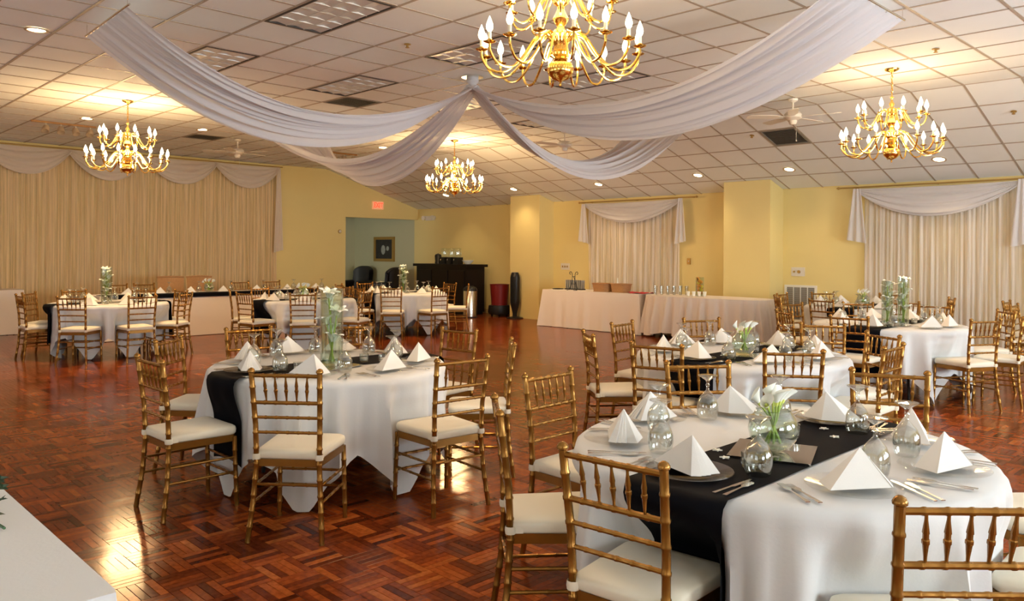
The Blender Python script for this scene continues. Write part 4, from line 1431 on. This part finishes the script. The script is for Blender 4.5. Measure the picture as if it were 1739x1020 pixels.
# ------------------------------------------------------------------ bar corner
r = empty('bar_cabinet', (-15.45, 12.98, 0)); tag(r, 'black wooden bar cabinet against the corner wall', 'cabinet')
put('body', MB().box(-.98, -.30, .06, .98, .30, 1.17).mesh('body', 'black_wood', False), r)
put('bar_top', MB().box(-1.06, -.36, 1.17, 1.06, .34, 1.235).mesh('bar_top', 'black_wood', False), r)
put('plinth', MB().box(-.95, -.27, 0, .95, .28, .06).mesh('plinth', 'black_wood', False), r)
for k in range(3): put('panel', MB().box(-.28, -.32, .16, .28, -.30, 1.08).mesh('panel', 'black_wood', False), r, (-.64 + .64 * k, 0, 0))
for k, (x, lb) in enumerate(((-15.62, 'left'), (-15.35, 'middle'), (-15.10, 'right'))):
    r = empty('beverage_dispenser', (x, 12.95, 1.236)); tag(r, '%s of the three glass dispensers on the black bar' % lb, 'dispenser', 'glass dispensers on the bar')
    put('stand', MB().box(-.09, -.09, 0, .09, .09, .17).mesh('stand', 'black_metal', False), r)
    put('tap', MB().tube([(0, -.09, .12), (0, -.13, .12), (0, -.14, .09)], .012, 8).mesh('tap', 'steel'), r)
    put('glass_tank', MB().lathe([(.001, .17), (.085, .17), (.09, .30), (.085, .39), (.05, .40), (.001, .40)], 18).mesh('glass_tank', 'vase_glass'), r)
lathe_thing('coffee_urn', [(.001, 0), (.08, 0), (.085, .04), (.075, .06), (.09, .20), (.07, .24), (.02, .255), (.001, .27)], 'black_metal', (-15.88, 12.95, 1.236), 'small black urn at the left of the dispensers on the bar', 'urn')
lathe_thing('white_bowl', [(.001, .004), (.06, .004), (.12, .06), (.15, .10), (.145, .10), (.115, .062), (.055, .012), (.001, .012)], 'lily_white', (-14.72, 12.95, 1.236), 'white bowl at the right end of the bar', 'bowl')
# stainless bin
r = empty('trash_can', (-13.95, 12.35, 0)); tag(r, 'round stainless steel trash can beside the bar', 'trash can')
put('body', MB().lathe([(.001, .02), (.165, .02), (.165, .62), (.16, .63)], 28).mesh('body', 'steel'), r)
put('dome_lid', MB().lathe([(.17, .63), (.168, .66), (.14, .71), (.08, .74), (.001, .745)], 28).mesh('dome_lid', 'black_metal'), r)
put('base_ring', MB().lathe([(.001, 0), (.17, 0), (.172, .03), (.165, .032)], 28).mesh('base_ring', 'black_metal'), r)
# red tub on a black dolly
r = empty('red_tub', (-13.82, 13.18, 0)); tag(r, 'red plastic tub on a black base left of the first pillar', 'tub')
put('tub', MB().lathe([(.001, .24), (.19, .24), (.23, .76), (.24, .77), (.22, .77), (.185, .28), (.001, .28)], 24).mesh('tub', 'red_plastic'), r)
put('base', MB().lathe([(.001, .05), (.26, .05), (.28, .10), (.26, .26), (.20, .27), (.001, .27)], 24).mesh('base', 'black_metal'), r)
for k in range(4):
    put('caster', MB().tube([(.18 * math.cos(R(45 + 90 * k)) - .012, .18 * math.sin(R(45 + 90 * k)), .027), (.18 * math.cos(R(45 + 90 * k)) + .012, .18 * math.sin(R(45 + 90 * k)), .027)], .027, 10).mesh('caster', 'black_metal'), r)
# tower fan
r = empty('tower_fan', (-13.08, 12.97, 0), R(20)); tag(r, 'black tower fan standing before the first pillar', 'fan')
put('base', MB().lathe([(.001, 0), (.20, 0), (.20, .02), (.06, .05), (.001, .052)], 24).mesh('base', 'black_metal'), r)
tb = MB()
def tfn(u, v):
    th = 2 * math.pi * u
    w = .055 + .06 * min(1, max(0, (v - .08) / .22)) - .035 * max(0, (v - .86) / .14) ** 2
    return (w * math.cos(th), w * .85 * math.sin(th), .05 + 1.02 * v)
tb.grid(tfn, 24, 16, True)
tb.f.append(tuple(24 * 0 + k * 17 + 16 for k in range(24)))
put('body', tb.mesh('body', 'black_metal', True, 50), r)
for k in range(9):
    put('grille_bar', MB().box(-.002, -.118, .35, .002, -.112, .98).mesh('grille_bar', 'black_metal', False), r, (-.06 + .015 * k, .006 + .0018 * abs(k - 4) ** 1.6, 0))
put('control_panel', MB().box(-.05, -.075, 1.071, .05, .05, 1.076).mesh('control_panel', 'grille_grey', False), r)
# dark armchairs in the alcove
def armchair(x, y, rz, lb):
    r = empty('armchair', (x, y, 0), rz); tag(r, lb, 'armchair', 'dark armchairs in the alcove')
    put('seat', MB().box(-.30, -.30, .18, .30, .28, .46).mesh('seat', 'dark_leather', False), r)
    bk = MB().grid(lambda u, v: (.34 * (2 * u - 1), .26 + .05 * v - .10 * abs(2 * u - 1) ** 3, .40 + (.66 - .10 * abs(2 * u - 1) ** 4) * v), 12, 8)
    bk.grid(lambda u, v: (.34 * (2 * u - 1), .38 + .07 * v - .08 * abs(2 * u - 1) ** 3, .30 + (.77 - .10 * abs(2 * u - 1) ** 4) * v), 12, 8)
    bk.tube([(.34 * (2 * k / 12 - 1), .37 - .09 * abs(2 * k / 12 - 1) ** 3, 1.055 - .10 * abs(2 * k / 12 - 1) ** 4) for k in range(13)], .055, 8)
    put('backrest', bk.mesh('backrest', 'dark_leather'), r)
    for s in (-1, 1):
        put('arm', MB().box(s * .36 - .06, -.28, .18, s * .36 + .06, .30, .60).tube([(s * .36, -.30, .61), (s * .36, .30, .63)], .07, 10).mesh('arm', 'dark_leather'), r)
    for sx in (-.28, .28):
        for sy in (-.25, .25): put('leg', MB().tube([(sx, sy, .18), (sx, sy, 0)], [.025, .018], 8).mesh('leg', 'black_wood'), r)
armchair(-19.85, 13.08, R(10), 'dark upholstered armchair in the alcove left of the painting')
armchair(-18.25, 13.05, R(-75), 'dark rounded chair in the alcove under the painting right side')

# ------------------------------------------------------------------ curtains
def curtain(name, axis, fixed, a0, a1, z0, z1, seed, label, out=-1, ppm=100, amp=.017):
    rg = random.Random(seed)
    ph = [rg.uniform(0, 6.28) for _ in range(6)]
    fr = [rg.uniform(38, 46), rg.uniform(67, 75), rg.uniform(105, 120), rg.uniform(5, 7)]
    n = int((a1 - a0) * ppm)
    m = MB()
    def fn(u, v):
        a = a0 + (a1 - a0) * u
        sway = .02 * math.sin(a * 3.1 + v * 2 + ph[4]) * v + .008 * math.sin(a * 13 + v * 6)
        f = amp * (math.sin((a + sway) * fr[0] + ph[0] + .9 * math.sin(a * fr[3])) + .7 * math.sin((a + sway) * fr[1] + ph[1] + .5 * v) + .45 * math.sin((a + sway) * fr[2] + ph[2]))
        d = .06 + f * (.55 + .45 * v)
        z = z1 + (z0 - z1) * v
        return (a + sway, fixed + out * d, z) if axis == 'x' else (fixed + out * d, a + sway, z)
    m.grid(fn, n, 9)
    o = put(name, m.mesh(name, 'curtain_warm_lit' if axis == 'y' else 'curtain_sheer', True, 80), None)
    tag(o, label, 'curtain', 'gathered sheer curtains')
    return o
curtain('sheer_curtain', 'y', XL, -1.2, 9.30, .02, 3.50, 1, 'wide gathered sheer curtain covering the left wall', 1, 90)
curtain('sheer_curtain', 'x', YW, -11.36, -8.98, .05, 2.60, 2, 'gathered sheer curtain at the left of the two windows', -1)
curtain('sheer_curtain', 'x', YW, -5.34, -2.90, .02, 2.62, 3, 'gathered sheer curtain at the right-hand window', -1)

def valance(axis, fixed, a0, a1, zt, depth, out, label, seed, group='scarf valances over the curtains'):
    m = MB()
    rg = random.Random(seed)
    p = rg.uniform(0, 6)
    def fn(u, v):
        e = (1 - abs(2 * u - 1) ** 2.1)
        dep = .05 + (depth - .05) * e
        a = a0 + (a1 - a0) * u
        d = .15 + .06 * v * e + .020 * math.sin(v * 26 + p) * e + .008 * math.sin(v * 47 + 5 * u)
        z = zt - dep * v ** 1.05 - .02 * e
        return (a, fixed + out * d, z) if axis == 'x' else (fixed + out * d, a, z)
    m.grid(fn, 36, 26)
    m.tube([fn(k / 36, 1) for k in range(37)], .012, 6)
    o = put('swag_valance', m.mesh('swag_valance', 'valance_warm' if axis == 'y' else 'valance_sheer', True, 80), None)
    tag(o, label, 'valance', group)
def tail(axis, fixed, a, w, z1, z0, out, label, side):
    m = MB()
    def fn(u, v):
        q = a + (u - .5) * w * (.45 + .75 * v)
        hem = z0 + (.06 * u if side > 0 else .06 * (1 - u))
        d = .17 + .03 * math.sin(u * 15) * (.4 + .6 * v)
        z = z1 + (hem - z1) * v
        return (q, fixed + out * d, z) if axis == 'x' else (fixed + out * d, q, z)
    m.grid(fn, 20, 10)
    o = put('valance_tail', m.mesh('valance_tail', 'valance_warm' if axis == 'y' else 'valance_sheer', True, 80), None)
    tag(o, label, 'valance', 'hanging valance tails')
WO = ['third', 'second']
for k, (a0, a1) in enumerate(((1.8, 3.26), (3.26, 4.77), (4.77, 6.23), (6.23, 7.77), (7.77, 9.30))):
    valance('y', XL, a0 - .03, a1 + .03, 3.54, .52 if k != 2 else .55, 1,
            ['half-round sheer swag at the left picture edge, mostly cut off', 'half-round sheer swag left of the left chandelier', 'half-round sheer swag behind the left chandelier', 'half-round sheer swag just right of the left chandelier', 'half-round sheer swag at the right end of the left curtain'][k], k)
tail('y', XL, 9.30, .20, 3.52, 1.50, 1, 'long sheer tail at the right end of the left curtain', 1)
valance('x', YW, -11.40, -8.92, 2.63, .42, -1, 'sheer scarf swag across the top of the left window', 11)
tail('x', YW, -11.42, .26, 2.62, 1.74, -1, 'left sheer tail of the left window valance', -1)
tail('x', YW, -8.90, .24, 2.64, 1.72, -1, 'right sheer tail of the left window valance', 1)
valance('x', YW, -5.42, -3.06, 2.64, .46, -1, 'sheer scarf swag across the top of the right window', 12)
tail('x', YW, -5.42, .28, 2.64, 1.72, -1, 'left sheer tail of the right window valance', -1)
tail('x', YW, -3.02, .26, 2.66, 1.66, -1, 'sheer tail at the right picture edge', 1)
def rod(x0, x1, z, lb):
    r = empty('curtain_rod', (0, 0, 0)); tag(r, lb, 'curtain rod', 'brass curtain rods')
    put('pole', MB().tube([(x0, YW - .13, z), (x1, YW - .13, z)], .013, 10).mesh('pole', 'gilt'), r)
    for x in (x0 + .25, (x0 + x1) / 2, x1 - .1):
        put('bracket', MB().box(x - .012, YW - .14, z - .01, x + .012, YW - .001, z + .012).mesh('bracket', 'gilt', False), r)
    for x, s in ((x0, -1), (x1, 1)):
        put('finial', MB().tube([(x, YW - .13, z), (x + s * .03, YW - .13, z), (x + s * .06, YW - .13, z)], [.012, .026, .006], 10).mesh('finial', 'gilt'), r)
rod(-11.55, -8.58, 2.655, 'thin brass rod above the left window')
rod(-5.72, -2.70, 2.665, 'thin brass rod above the right window')
r = empty('curtain_rod', (0, 0, 0)); tag(r, 'thin rod holding the curtain along the left wall', 'curtain rod', 'brass curtain rods')
put('pole', MB().tube([(XL + .13, -1.2, 3.55), (XL + .13, 9.42, 3.55)], .013, 10).mesh('pole', 'gilt'), r)
for y in (0.2, 1.8, 3.26, 4.77, 6.23, 7.77, 9.3):
    put('bracket', MB().box(XL + .001, y - .012, 3.54, XL + .14, y + .012, 3.562).mesh('bracket', 'gilt', False), r)

# ------------------------------------------------------------------ table corner in the foreground with ivy
r = skirted('gift_table', -4.4, -.16, -1.90, .61, .76, 'white_cloth', 'corner of a white-clothed table at the lower left', 'table', 7, .008, 21, .04)
iv = empty('ivy_garland', (-2.80, .50, .766)); tag(iv, 'dark green ivy sprig on the foreground table corner', 'ivy')
vine_pts = spline([(-.50, -.20, .02), (-.28, -.02, .05), (-.12, .05, .06), (.04, .05, .04), (.17, .02, .012), (.29, .03, .006)], 6)
put('vine', MB().tube(vine_pts, .004, 6).mesh('vine', 'leaf_green'), iv)
lf = MB()
lf.add([(0, 0, 0), (.022, .018, .004), (.034, .045, .0), (.012, .048, .003), (0, .075, -.004), (-.012, .048, .003), (-.034, .045, 0), (-.022, .018, .004), (0, .04, -.006)],
       [(0, 1, 8), (1, 2, 8), (2, 3, 8), (3, 4, 8), (4, 5, 8), (5, 6, 8), (6, 7, 8), (7, 0, 8)])
lf_m = lf.mesh('leaf', 'ivy_green')
rg = random.Random(9)
for k in range(34):
    p = vine_pts[min(len(vine_pts) - 1, int(k / 34 * len(vine_pts) * .86))]
    put('leaf', lf_m, iv, (p.x + rg.uniform(-.03, .03), p.y + rg.uniform(-.03, .03), p.z + rg.uniform(0, .035)), rot=(rg.uniform(-.5, .6), rg.uniform(-.5, .5), rg.uniform(0, 6.28)), scale=[rg.uniform(.45, .7)] * 3)

sc.cycles.use_denoising = True
sc.cycles.adaptive_threshold = 0.03
sc.cycles.use_light_tree = False
sc.cycles.max_bounces = 6
sc.cycles.diffuse_bounces = 4
sc.cycles.glossy_bounces = 3
sc.cycles.transparent_max_bounces = 16
sc.cycles.sample_clamp_indirect = 6.0
sc.cycles.caustics_reflective = False
sc.cycles.caustics_refractive = False
